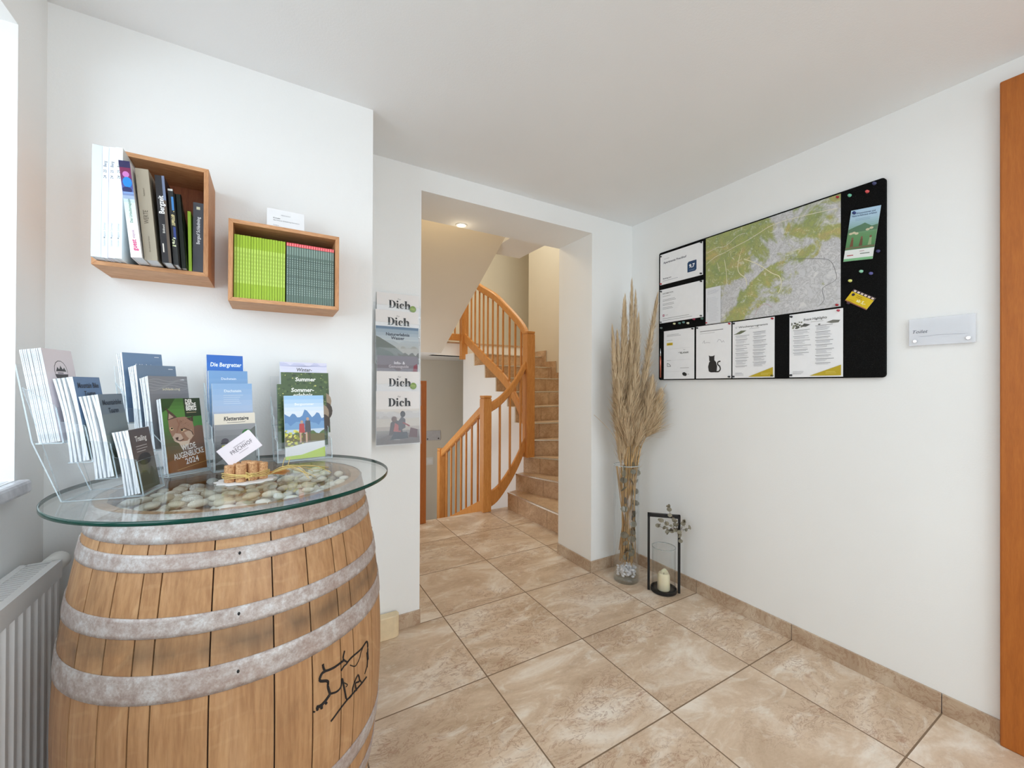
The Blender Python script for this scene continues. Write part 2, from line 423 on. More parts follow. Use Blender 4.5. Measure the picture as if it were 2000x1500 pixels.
# skirting of tile, one piece per tile with a joint
def skirt(name, axis, c, a0, a1, out, joints):
    js = sorted([a0, a1]+[j for j in joints if a0 < j < a1]); mb = MB()
    for p, q in zip(js, js[1:]):
        p2, q2 = p+.0015, q-.0015
        if axis == 'x': mb.box(min(c, c+out), max(c, c+out), p2, q2, 0, .072)
        else: mb.box(p2, q2, min(c, c+out), max(c, c+out), 0, .072)
    return struct(mb.build(name, M_SKIRT, bevel=.0015))
gj = [GY+TP*k for k in range(-7, 4)]; gxj = [GX+TP*k for k in range(-3, 5)]
skirt('baseboard_right', 'x', XW, DY+.001, YB, -.01, gj)
skirt('baseboard_back', 'y', YB, PX-.01, XW-.011, -.01, [1.95])
skirt('baseboard_pillar', 'x', PX, YB, 2.37, -.01, [])
skirt('baseboard_pilaster', 'y', YB, XC+.002, .648+.004, -.01, [.5])
skirt('baseboard_shelf', 'y', YS, XL+.002, XC, -.01, gxj)
skirt('baseboard_left', 'x', XL, -1.99, YS-.012, .01, gj)
# door casing on the right wall
dm = MB(); dm.box(XW-.028, XW+.0, DY-.10, DY, 0, 2.235); dm.box(XW-.028, XW, -.72, -.62, 0, 2.235); dm.box(XW-.028, XW, -.62, DY-.10, 2.135, 2.235)
d = dm.build('door_1', M_DOOR, bevel=.004); struct(d)
dl = MB(); dl.box(XW-.022, XW, -.62, DY-.10, .005, 2.135); dl.build('door_leaf', M_DOOR, d, bevel=.002)
dh = MB(); dh.tube([(XW-.022, -.53, 1.05), (XW-.07, -.53, 1.05), (XW-.07, -.42, 1.05)], .009, 10); dh.build('door_handle', plain('brushed_steel', (.55, .55, .55), .3, 1), d, smooth=True)
# ---------------- stair hall
UZ = 4.7
wall('wall_hall_right', M_HALL, (HXR, HXR+.2, 2.17, 5.12, -2.7, UZ), (HXR, HXR+1.1, 5.12, 5.3, -2.7, UZ))
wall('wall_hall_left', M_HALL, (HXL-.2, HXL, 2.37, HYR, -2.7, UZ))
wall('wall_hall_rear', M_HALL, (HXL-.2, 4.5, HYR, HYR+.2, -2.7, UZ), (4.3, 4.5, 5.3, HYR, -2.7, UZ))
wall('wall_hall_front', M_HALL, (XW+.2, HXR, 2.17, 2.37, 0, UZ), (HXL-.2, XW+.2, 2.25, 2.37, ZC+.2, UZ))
wall('wall_hall_end', M_HALL, (HXL, 2.25, 3.36, HYF-.001, -2.7, -.16))
wall('ceiling_hall', M_CEIL, (HXL-.2, 4.5, 2.25, HYR+.2, UZ, UZ+.2))
wall('ceiling_landing', M_CEIL, (1.8, 2.17, 2.37, 3.56, 2.5, 2.8))
wall('floor_cellar', M_FLOOR, (HXL-.2, 4.5, 2.17, HYR+.2, -2.9, -2.7))

# ================================================================== STAIRCASE
RS = .162
IN = {1: (1.985, 3.455), 2: (2.10, 3.495), 3: (2.205, 3.52), 4: (2.25, 3.53), 5: (2.25, 3.60), 6: (2.25, 3.75), 7: (2.25, 3.92), 8: (2.25, 4.19), 9: (2.25, 4.48), 10: (2.25, 4.79), 11: (2.25, 5.12)}
OUT = {1: (2.02, 2.375), 2: (2.47, 2.375), 3: (2.96, 2.375), 4: (3.395, 2.93), 5: (3.395, 3.41), 6: (3.395, 3.82), 7: (3.395, 4.10), 8: (3.395, 4.38), 9: (3.395, 4.66), 10: (3.395, 4.90), 11: (3.395, 5.12)}
st = thing('staircase', 'tiled staircase winding up to the left behind the wide wall opening', 'staircase')
M_STRIP = plain('steel_strip', rgb(225, 222, 214), .25, .8)
M_JOINT = plain('tile_joint', rgb(120, 92, 66), .7)
M_WELLP = wallmat('well_plaster', rgb(240, 240, 238))
core = MB()
for k in range(1, 11):
    a, b, c, d_ = IN[k], OUT[k], OUT[k+1], IN[k+1]
    poly = [a, b]+([(3.395, 2.375)] if k == 3 else [])+[c, d_]
    s = MB(); s.prism(poly, RS*(k-1)+.0005, RS*k)
    A = Vector((a[0], a[1], 0)); B = Vector((b[0], b[1], 0)); L = (B-A).length; t = (B-A)/L; n = Vector((-t.y, t.x, 0))
    if n.dot(Vector((-1, -1, 0))) < 0: n = -n
    q = .18 if k % 2 else .34
    while q < L-.03:
        p = A+t*q; m = Matrix((( t.x, n.x, 0, p.x), (t.y, n.y, 0, p.y), (0, 0, 1, 0), (0, 0, 0, 1)))
        s.box(-.0015, .0015, 0, .0006, RS*(k-1)+.001, RS*k-.012, mi=1, mat=m); q += .45
    so = s.build('step', [M_STEP, M_JOINT], st)
    e = MB(); e.prism([tuple((A+n*.006)[:2]), tuple((B+n*.004)[:2]), tuple((B-n*.012)[:2]), tuple((A-n*.012)[:2])], RS*k-.010, RS*k+.002)
    e.build('edge_strip', M_STRIP, so)
    if k > 1: core.prism([(p[0]+.012 if p in (a, d_) else p[0], p[1]) for p in poly], .001, RS*(k-1)-.0005)
core.build('step_core', M_WELLP, st)
# landing and its tiled edge
ld = MB(); ld.prism([(HXL+.001, 4.8), (1.8, 4.8), (1.8, 5.12), (4.29, 5.3), (4.29, HYR-.001), (HXL+.001, HYR-.001)], 1.60, 1.762)
ld.prism([(2.25, 5.12), (3.395, 5.12), (4.29, 5.3), (1.8, 5.3), (1.8, 5.12)], 1.60, 1.7625)
ld.build('landing_slab', M_WELLP, st)
lt = MB(); lt.box(HXL+.001, 1.8, 4.79, 6.19, 1.763, 1.783); lt.box(1.8, 3.395, 5.11, 6.19, 1.763, 1.783); lt.build('landing_tiles', M_STEP, st)
# upper flight running back over the lower one
uf = MB(); uf.prism([(4.80, 1.60), (3.26, 2.50), (2.38, 3.01), (2.38, 3.35), (3.2, 2.86), (4.80, 1.93), (4.9, 1.76), (4.8, 1.76)], HXL+.001, 1.8, axis='x')
uf.build('upper_flight', M_HALL, st)
# stepped skirting up the right wall
sk = MB()
for k in range(4, 11):
    y0, y1 = OUT[k][1], OUT[k+1][1]
    sk.box(3.37, 3.394, y0, y1, RS*k+.001, RS*k+.085); sk.box(3.37, 3.394, y0-.085, y0-.0005, RS*(k-1)+.086, RS*k+.085)
sk.build('stepped_skirting', M_STEP, st)
# flight down to the cellar
for k in range(1, 10):
    s = MB(); s.box(HXL+.001, 1.74, HYF+.27*(k-1), HYF+.27*k, -RS*k-.2, -RS*k); s.build('step', M_STEP, st)
# plaster wall under the rising flight on its well side
ww_ = MB(); pts = [(3.525, -2.69), (3.525, RS*2)]
for k in range(3, 11): pts += [(IN[k][1], RS*(k-1)-.001), (IN[k][1], RS*k-.001)]
pts += [(5.13, RS*10), (5.13, -2.69)]
qd = MB()
for k in range(3, 11):
    y0, y1 = max(IN[k][1], 3.525), IN[k+1][1]
    if y1 > y0: qd.box(2.236, 2.2495, y0, y1, -2.69, RS*k-.002)
qd.box(2.2495, 2.40, 3.53, 5.12, -2.69, -.17)
qd.box(1.99, 2.236, 3.5215, 3.53, -2.69, -.17)
o = qd.build('wall_stairwell', M_WELLP); struct(o)

bn = thing('stair_banister', 'orange beech banister with slim balusters around the stairwell', 'banister', (1.765, 3.505, 0))
OB = (1.765, 3.505, 0)
def P(mb, name, mat=M_BEECH, bevel=.0): return mb.build(name, mat, bn, bevel=bevel, org=OB)
def post(x, y, z0, z1, s=.043):
    m = MB(); m.box(x-s, x+s, y-s, y+s, z0, z1-.03); m.box(x-s+.004, x+s-.004, y-s+.004, y+s-.004, z1-.03, z1-.022); m.box(x-s, x+s, y-s, y+s, z1-.022, z1); P(m, 'newel_post', bevel=.004)
post(1.765, 3.505, 0, 1.105); post(1.775, 4.70, -.70, .44); post(2.225, 3.462, RS*3, 1.745, .046); post(2.225, 5.09, 1.55, 2.9)
def curve(p, n=14):
    # smooth path through the given points
    out = []
    for i in range(len(p)-1):
        p0, p1, p2, p3 = Vector(p[max(i-1, 0)]), Vector(p[i]), Vector(p[i+1]), Vector(p[min(i+2, len(p)-1)])
        for k in range(n):
            t = k/n; out.append(.5*((2*p1)+(p2-p0)*t+(2*p0-5*p1+4*p2-p3)*t*t+(3*p1-p0-3*p2+p3)*t**3))
    out.append(Vector(p[-1])); return out
RAILS = [[(1.775, 4.67, .385), (1.77, 3.55, .98)], [(1.80, 3.50, .985), (1.92, 3.49, 1.06), (2.06, 3.475, 1.21), (2.19, 3.462, 1.42)],
         [(2.235, 3.49, 1.68), (2.245, 3.60, 1.80), (2.245, 3.75, 1.92), (2.245, 3.95, 2.06), (2.245, 4.22, 2.235), (2.245, 4.63, 2.43), (2.235, 5.06, 2.67)]]
for r in RAILS: m = MB(); m.rail(curve(r, 6), .055, .09); P(m, 'handrail')
STR = [[(1.775, 4.67, -.50), (1.77, 3.55, .03)], [(1.80, 3.51, .10), (1.90, 3.51, .155), (2.02, 3.50, .30), (2.12, 3.485, .47), (2.20, 3.47, .66)],
       [(2.235, 3.50, .70), (2.235, 3.57, .86), (2.235, 3.70, 1.03), (2.235, 3.84, 1.16), (2.235, 4.0, 1.28), (2.235, 4.5, 1.54), (2.235, 5.06, 1.84)]]
for i, r in enumerate(STR): m = MB(); m.rail(curve(r, 6), .034, .15 if i < 2 else .12); P(m, 'stringer')
def interp(path, x, key):
    c = curve(path, 8)
    for a, b in zip(c, c[1:]):
        lo, hi = sorted((a[key], b[key]))
        if lo <= x <= hi and hi > lo:
            t = (x-a[key])/(b[key]-a[key]); return a+(b-a)*t
    return c[-1]
def balus(i, x, key):
    a = interp(STR[i], x, key); b = interp(RAILS[i], x, key); m = MB(); r = .0095
    m.box(b.x-r, b.x+r, b.y-r, b.y+r, a.z+.03, b.z-.03); P(m, 'baluster', bevel=.003)
for y in (4.53, 4.389, 4.248, 4.105, 3.97, 3.829, 3.684): balus(0, y, 1)
for x in (1.912, 2.019, 2.133): balus(1, x, 0)
for y in (4.98, 4.872, 4.762, 4.64, 4.527, 4.41, 4.28, 4.155, 4.03, 3.884, 3.76, 3.64, 3.55): balus(2, y, 1)
m = MB(); m.rail([(2.18, 5.09, 1.845), (1.83, 5.09, 1.845)], .034, .09); P(m, 'stringer')
m = MB(); m.rail([(2.18, 5.09, 2.70), (1.83, 5.09, 2.70)], .055, .09); P(m, 'handrail')
for x in (1.9, 2.0, 2.1): m = MB(); m.box(x-.009, x+.009, 5.081, 5.099, 1.885, 2.66); P(m, 'baluster')
# brown post strip at the left of the floor edge
m = MB(); m.box(1.10, 1.162, 3.45, 3.515, 0, 1.24); o = m.build('trim_2', M_DOOR, bevel=.003); struct(o)
# recessed spotlight in the opening's soffit
sp_ = thing('recessed_spotlight', 'small round recessed spotlight glowing in the soffit of the opening', 'spotlight', (1.0, 2.33, HZ))
m = MB(); m.lathe([(.036, -.004), (.036, 0), (.026, 0), (.026, -.004), (.036, -.004)], seg=24); m.build('trim_ring', M_WHITEP, sp_, smooth=True)
t = NT('warm_bulb'); t.b.inputs['Emission Color'].default_value = (1, .85, .6, 1); t.b.inputs['Emission Strength'].default_value = 14
m = MB(); m.lathe([(.0, -.001), (.026, -.001)], seg=20); m.build('bulb', t.m, sp_)
lamp('spot_light', (1.0, 2.33, HZ-.06), .15, (1, .82, .55), .03)
lamp('hall_warm_fill', (1.95, 4.9, 3.3), 9, (1, .80, .52), .12)  # added warm fill hanging free above the landing, without a lamp body
lamp('vestibule_warm_fill', (1.15, 2.75, 2.42), 5.0, (1, .78, .48), .06)  # added warm fill under the sloping flight, apart from the visible spotlight
# glass door plate and light switch far back in the stairwell
pl = thing('door_plate', 'blurry clear plate screwed to the far stairwell wall above the switch', 'plate', (2.19, HYR, .41))
m = MB(); m.box(-.125, .125, -.016, -.008, -.075, .075); m.build('pane', plain('frosted_plate', rgb(200, 200, 204), .2), pl, bevel=.003)
m = MB(); m.tube([(-.09, -.019, -.05), (-.09, 0, -.05)], .012, 10); m.tube([(.09, -.019, -.05), (.09, 0, -.05)], .012, 10); m.build('screw', plain('dark_steel', (.1, .1, .1), .4, .8), pl)
sw = thing('light_switch', 'white square light switch on the far stairwell wall', 'switch', (2.14, HYR, .01))
m = MB(); m.box(-.06, .06, -.012, 0, -.06, .06); m.build('switch_frame', M_WHITEP, sw, bevel=.003)
m = MB(); m.box(-.035, .035, -.018, -.012, -.035, .035); m.build('rocker', M_WHITE, sw, bevel=.003)

# ================================================================== RADIATOR
rd = thing('radiator', 'white panel radiator with a fluted front under the window', 'radiator', (-.50, 1.0, .12))
RO = (-.50, 1.0, .12)
m = MB()
ry0, ry1, rz0, rz1, rxf, rxb = .25, 1.522, .14, .742, -.472, -.548
prof = []
y = ry0
m.box(rxf-.012, rxf, ry0, ry1, rz0, rz0+.045); m.box(rxf-.012, rxf, ry0, ry1, rz1-.045, rz1)
nfl = 38; dyf = (ry1-ry0)/nfl
for i in range(nfl):
    a = ry0+i*dyf; m.prism([(rxf-.012, a), (rxf-.008, a), (rxf-.001, a+dyf*.25), (rxf-.001, a+dyf*.6), (rxf-.008, a+dyf*.85), (rxf-.008, a+dyf), (rxf-.012, a+dyf)], rz0+.045, rz1-.045)
m.build('front_panel', M_WHITE, rd, org=RO, bevel=.0)
m = MB(); m.box(rxb, rxb+.008, ry0, ry1, rz0, rz1); m.build('back_panel', M_WHITE, rd, org=RO)
m = MB()
for y0, y1 in ((ry0, ry0+.004), (ry1-.004, ry1)): m.box(rxb+.008, rxf-.012, y0, y1, rz0, rz1)
m.build('side_cover', M_WHITE, rd, org=RO)
m = MB(); m.box(rxb+.008, rxb+.014, ry0, ry1, rz1-.004, rz1); m.box(rxf-.018, rxf-.012, ry0, ry1, rz1-.004, rz1)
n = 90
for i in range(n): a = ry0+.01+(ry1-ry0-.02)*i/n; m.box(rxb+.014, rxf-.018, a, a+.006, rz1-.005, rz1-.001)
m.build('top_grille', M_WHITE, rd, org=RO)
m = MB(); m.lathe([(0, 0), (.02, 0), (.024, .006), (.024, .05), (.018, .062), (0, .064)], seg=20)
vs2 = [Vector((v[0], v[2], v[1])) for v in m.v]; m.v = [(v.x-.495, v.y+ry1+.004, v.z+.725) for v in vs2]
m.build('thermostat', M_WHITEP, rd, smooth=True, org=RO)
m = MB(); m.tube([(-.51, ry1+.02, .73), (-.51, ry1+.02, .1), (-.51, ry1+.02, .0)], .008, 8); m.build('pipe', M_WHITE, rd, smooth=True, org=RO)

# ================================================================== BARREL
BC = (-.06, 1.30); BH = .945
def br(z): return .345-.06*((z-.475)/.475)**2
def barrelmat():
    t = NT('oak_staves'); v = t.coord(); a = t.add('ShaderNodeAttribute'); a.attribute_name = 'Col'
    sc_ = t.add('ShaderNodeVectorMath', operation='SCALE'); t.link(a.outputs['Color'], sc_.inputs[0]); sc_.inputs['Scale'].default_value = 7
    ad = t.add('ShaderNodeVectorMath', operation='ADD'); t.link(v, ad.inputs[0]); t.link(sc_.outputs[0], ad.inputs[1])
    mp = t.add('ShaderNodeMapping'); mp.inputs['Scale'].default_value = (1, 1, .09); t.link(ad.outputs[0], mp.inputs[0])
    f = t.noise(mp.outputs[0], 34, 7, .65, .4); g = t.noise(ad.outputs[0], 6, 5, .6, .6); h = t.noise(mp.outputs[0], 130, 3, .6)
    col = t.ramp(f, [(.28, rgb(146, 108, 74)), (.5, rgb(178, 137, 97)), (.72, rgb(202, 165, 126))])
    sep = t.add('ShaderNodeSeparateColor'); t.link(a.outputs['Color'], sep.inputs[0])
    col = t.mix(t.math('MULTIPLY', sep.outputs[0], .5), col, rgb(158, 110, 68))
    col = t.mix(t.math('MULTIPLY', t.ramp(g, [(.56, (0, 0, 0)), (.74, (1, 1, 1))]), .4), col, rgb(118, 86, 60))
    # medullary rays: pale wavy marks
    wv = t.add('ShaderNodeTexWave'); wv.wave_type = 'RINGS'; wv.inputs['Scale'].default_value = 9; wv.inputs['Distortion'].default_value = 5; wv.inputs['Detail'].default_value = 3
    t.link(ad.outputs[0], wv.inputs['Vector'])
    ry = t.math('MULTIPLY', t.ramp(wv.outputs['Fac'], [(.86, (0, 0, 0)), (.98, (1, 1, 1))]), t.ramp(g, [(.40, (1, 1, 1)), (.52, (0, 0, 0))]))
    col = t.mix(t.math('MULTIPLY', ry, .22), col, rgb(206, 172, 130))
    col = t.mix(.2, col, t.ramp(h, [(.35, rgb(130, 84, 48)), (.65, rgb(218, 176, 126))]))
    # old weathering in bands where the hoops once sat
    sx = t.add('ShaderNodeSeparateXYZ'); t.link(v, sx.inputs[0])
    band = t.ramp(t.math('ABSOLUTE', t.math('SUBTRACT', sx.outputs[2], .695)), [(.0, (1, 1, 1)), (.055, (0, 0, 0))])
    col = t.mix(t.math('MULTIPLY', t.math('MULTIPLY', band, t.ramp(g, [(.30, (0, 0, 0)), (.55, (1, 1, 1))])), .75), col, rgb(92, 76, 60))
    t.base(col); t.set(.48); t.bump(h, .2, .0008); return t.m
def hoopmat():
    t = NT('galvanised_hoop'); v = t.coord(); f = t.noise(v, 44, 8, .78, .1); g = t.noise(v, 220, 4, .7); q = t.noise(v, 7, 3)
    col = t.ramp(f, [(.34, rgb(152, 136, 128)), (.48, rgb(178, 166, 160)), (.62, rgb(208, 208, 208))])
    col = t.mix(t.math('MULTIPLY', t.ramp(q, [(.45, (0, 0, 0)), (.6, (1, 1, 1))]), .35), col, rgb(150, 118, 100))
    col = t.mix(.18, col, t.ramp(g, [(.3, rgb(112, 92, 82)), (.7, rgb(224, 224, 226))]))
    t.base(col); t.set(.5, .25); t.bump(g, .25, .0006); return t.m
M_OAK = barrelmat(); M_HOOP = hoopmat()
ba = thing('wine_barrel', 'oak wine barrel with six galvanised hoops carrying the round glass top', 'barrel', (BC[0], BC[1], 0))
joints = [-159, -141, -128.7, -118.7, -112.6, -96.9, -78.6, -66, -54, -47, -32.3, -18, -4]
a = 8
while a < 196: joints.append(a); a += R.choice((9, 12, 14, 16, 17))
stv = MB(); nz = 26; zs = [BH*i/nz for i in range(nz+1)]
for i, a0 in enumerate(joints):
    a1 = joints[(i+1) % len(joints)]
    if a1 <= a0: a1 += 360
    g_ = .24; n = max(2, int((a1-a0)/3)); c = (R.uniform(.05, 1), R.random(), R.random())
    rr = [math.radians(a0+g_+(a1-a0-2*g_)*k/n) for k in range(n+1)]
    vs_ = []
    for z in zs:
        for th in rr: r_ = br(z); vs_.append((r_*math.cos(th), r_*math.sin(th), z))
    m_ = n+1; base = len(vs_)
    for z in zs:
        for th in (rr[0], rr[-1]): r_ = br(z)-.022; vs_.append((r_*math.cos(th), r_*math.sin(th), z))
    fs = [(j*m_+k, j*m_+k+1, (j+1)*m_+k+1, (j+1)*m_+k) for j in range(nz) for k in range(n)]
    b2 = len(vs_)
    for z in zs:
        for th in (rr[0], rr[-1]): r_ = br(z); vs_.append((r_*math.cos(th), r_*math.sin(th), z))
    for j in range(nz):
        fs += [(base+2*j, b2+2*j, b2+2*j+2, base+2*j+2), (b2+2*j+1, base+2*j+1, base+2*j+3, b2+2*j+3)]
        fs += [(base+2*j+1, base+2*j, base+2*j+2, base+2*j+3)]
    b3 = len(vs_)
    for th in rr: r_ = br(BH); vs_.append((r_*math.cos(th), r_*math.sin(th), BH))
    fs += [tuple(b3+k for k in range(n+1))+(base+2*nz+1, base+2*nz)]
    stv.add(vs_, fs, c)
bo = stv.build('staves', M_OAK, ba, smooth=False)
for p_ in bo.data.polygons: p_.use_smooth = len(p_.vertices) == 4 and abs(p_.normal.z) < .3
M_DARKW = plain('dark_seam', rgb(52, 34, 22), .9)
m = MB(); m.lathe([(br(z)-.004, z) for z in zs], seg=64); m.lathe([(0, .03), (.27, .03)], seg=48); m.build('seam_shadow', M_DARKW, ba, smooth=True)
m = MB(); m.lathe([(0, .898), (.262, .898)], seg=64); m.build('barrel_head', M_OAK, ba)
def hoop(z0, z1, off=.0025):
    m = MB(); k = 5; o_ = [(br(z0+(z1-z0)*i/k)+off, z0+(z1-z0)*i/k) for i in range(k+1)]; i_ = [(r_-off+.0002, z) for r_, z in o_]
    m.lathe([i_[0]]+o_+[i_[-1]], seg=96); h = m.build('hoop', M_HOOP, ba, smooth=True)
    zc = (z0+z1)/2+.004; r_ = br(zc)+off; a_ = math.radians(-89)
    if .6 < z0 < .88: q = MB(); q.blob((r_*math.cos(a_), r_*math.sin(a_), zc), .0025, .002, .0035, 8, 5); q.build('nail', M_METALB, h, smooth=True)
    for da, dz in ((0, .008), (3, -.008)):
        a2 = math.radians(4+da); q = MB(); q.blob((r_*math.cos(a2), r_*math.sin(a2), zc+dz), .006, .006, .006, 8, 5); q.build('rivet', M_HOOP, h, smooth=True)
for z0, z1 in ((.892, .9465), (.842, .873), (.727, .762), (.613, .663), (.285, .33), (.19, .232), (.075, .105), (.002, .05)): hoop(z0, z1)
m = MB()
ink = [[(-62.0, .581), (-61.7, .571), (-60.9, .563), (-57.7, .558), (-54.7, .557), (-52.7, .557)], [(-52.1, .577), (-52.9, .561), (-50.9, .545), (-52.7, .543), (-54.1, .538)], [(-50.9, .545), (-48.3, .548), (-42.2, .545), (-37.5, .546), (-37.2, .513), (-37.8, .482)], [(-61.1, .563), (-62.6, .562), (-63.3, .55), (-60.3, .538), (-60.1, .524), (-59.3, .506)], [(-49.3, .533), (-46.3, .519), (-43.6, .526), (-42.3, .538), (-40.0, .546)], [(-59.3, .506), (-56.3, .499), (-54.3, .502), (-53.7, .518), (-52.9, .499), (-51.6, .464)], [(-53.4, .509), (-51.0, .494), (-51.7, .491)], [(-51.6, .46), (-48.4, .458), (-47.8, .475), (-44.8, .491), (-43.7, .472), (-46.3, .477), (-45.6, .457)], [(-42.4, .464), (-43.7, .476)], [(-37.8, .484), (-39.8, .473)], [(-58.8, .442), (-51.0, .458), (-38.3, .459)], [(-59.4, .505), (-61.3, .498), (-63.2, .495), (-64.7, .498)], [(-65.7, .49), (-65.4, .492)], [(-64.3, .49), (-64.5, .497)], [(-62.7, .487), (-62.7, .496)], [(-60.6, .493), (-61.3, .491)], [(-37.6, .52), (-37.3, .50)]]
wd_ = [2.6, 2.0, 2.2, 3.0, 1.2, 2.2, 1.2, 2.0, 1.6, 1.6, 2.2, 3.4, 2.4, 3.0, 3.2, 3.2, 3.6]
for L, ww in zip(ink, wd_):
    pts = curve([(a, z, 0) for a, z in L], 6) if len(L) > 2 else [Vector((*L[0], 0)), Vector((*L[1], 0))]
    pp = []
    for p_ in pts:
        r_ = br(p_.y)+.0003; th = math.radians(p_.x); pp.append((r_*math.cos(th), r_*math.sin(th), p_.y))
    m.tube(pp, .00098*ww, 6)
m.build('burnt_bull_logo', plain('burnt_ink', rgb(26, 20, 18), .8), ba, label='black burnt outline of a bull')
# pebbles lying on the barrel head
M_PEB = None
def pebmat(name, c0, c1, c2):
    t = NT(name); v = t.coord(); oi = t.add('ShaderNodeObjectInfo'); f = t.noise(v, 60, 4)
    col = t.ramp(oi.outputs['Random'], [(.1, c0), (.5, c1), (.9, c2)]); col = t.mix(.25, col, t.ramp(f, [(.3, c0), (.7, c2)]))
    t.base(col); t.set(.5); return t.m
M_PEB = pebmat('beige_pebble', rgb(222, 208, 180), rgb(246, 238, 220), rgb(252, 250, 244))
protos = []
for i in range(5):
    m = MB(); m.blob((0, 0, 0), .024, .017, .010, 12, 7, rot=0, jit=.08, rnd=R); protos.append(m.build('pebble', M_PEB, smooth=True))
PG = 'pebbles on the barrel head'; PL = 'smooth beige river pebble lying on the barrel head under the glass'
cnt = 0; q = []
for layer in range(2):
    n0 = 0
    for tr in range(5000):
        if n0 >= (115 if layer == 0 else 45): break
        rr_, th = .25*math.sqrt(R.random()), R.uniform(0, 2*PI)
        x, y = rr_*math.cos(th), rr_*math.sin(th)
        if layer and not (x > .02 or y < -.02): continue
        if all((x-a)**2+(y-b)**2 > (.031 if layer == 0 else .036)**2 or l != layer for a, b, l in q):
            q.append((x, y, layer)); n0 += 1
            s0 = R.choice(protos) if cnt >= 5 else protos[cnt]
            o = s0 if cnt < 5 else s0.copy()
            if cnt >= 5: COL.objects.link(o)
            k = R.uniform(.7, 1.0); o.scale = (k, k*R.uniform(.85, 1.1), k)
            o.location = (BC[0]+x, BC[1]+y, .9085+layer*.018); o.rotation_euler = (R.uniform(-.12, .12), R.uniform(-.12, .12), R.uniform(0, 6))
            tag(o, PL, 'pebble', PG); cnt += 1
# glass top
GT = .957; GR = .363
gt = thing('glass_tabletop', 'round clear glass tabletop with a green edge lying on the barrel', 'table top', (BC[0], BC[1], .947))
m = MB(); m.lathe([(0, .0005), (GR-.0025, .0005)], seg=128); m.lathe([(0, .0095), (GR-.0025, .0095)], seg=128); m.build('pane', M_TABLE, gt, smooth=False)
m = MB(); m.lathe([(GR-.002, .0004), (GR, .0012), (GR, .0087), (GR-.002, .0096)], seg=160); m.build('polished_edge', M_TEAL, gt, smooth=True, label='dark green polished edge')
GZ = .9568

# ================================================================== LEAFLET HOLDERS ON THE GLASS
def leaf(fr, w_, h_, t_, name, label, group, art=None, bow=0, col=None, ox=0, oy=0):
    # one folded leaflet: a thin bowed block behind the frame, its cover printed on the front
    f = fr.off(ox, oy); m = MB(); n = 7; vs_ = []
    for i in range(n+1):
        y = h_*i/n; b = bow*math.sin(PI*i/n)
        for z in (b, b-t_):
            for x in (0, w_): vs_.append(f.p(x, y, z))
    fs = []
    for i in range(n):
        a = 4*i; b = a+4
        fs += [(a, a+1, b+1, b), (a+3, a+2, b+2, b+3), (a+2, a, b, b+2), (a+1, a+3, b+3, b+1)]
    fs += [(0, 2, 3, 1), (4*n, 4*n+1, 4*n+3, 4*n+2)]
    m.add(vs_, fs, (1, 1, 1) if col is None else rgb(*col))
    base = f.p(w_/2, 0, -t_/2)
    o = m.build(name, M_PRINT if col else pages(), None, smooth=False, org=tuple(base)); tag(o, label, 'leaflet', group)
    if art:
        A_ = Art(Frame(f.O, f.U, f.V)); art(A_, w_, h_)
        A_.mb.build('cover_print', M_PRINT, o, org=tuple(base))
    return o
def stack(fr, w_, h_, thick, n, name, label, hidden, group, art, gap=.35, bow=0, ox=0, col=None):
    if n < 2: return leaf(fr, w_, h_, thick, name, label, group, art, bow)
    p_ = thick/n
    for i in range(n):
        f = fr.off(0, 0, -i*p_)
        leaf(f, w_, h_, p_*(1-gap) if i else p_*.8, name, label if i == 0 else hidden, group, art if i == 0 else None, bow=(bow*(1+.6*math.sin(i*2.1)) if i else 0), ox=R.uniform(-.0008, .0008)*(i > 0), col=None)
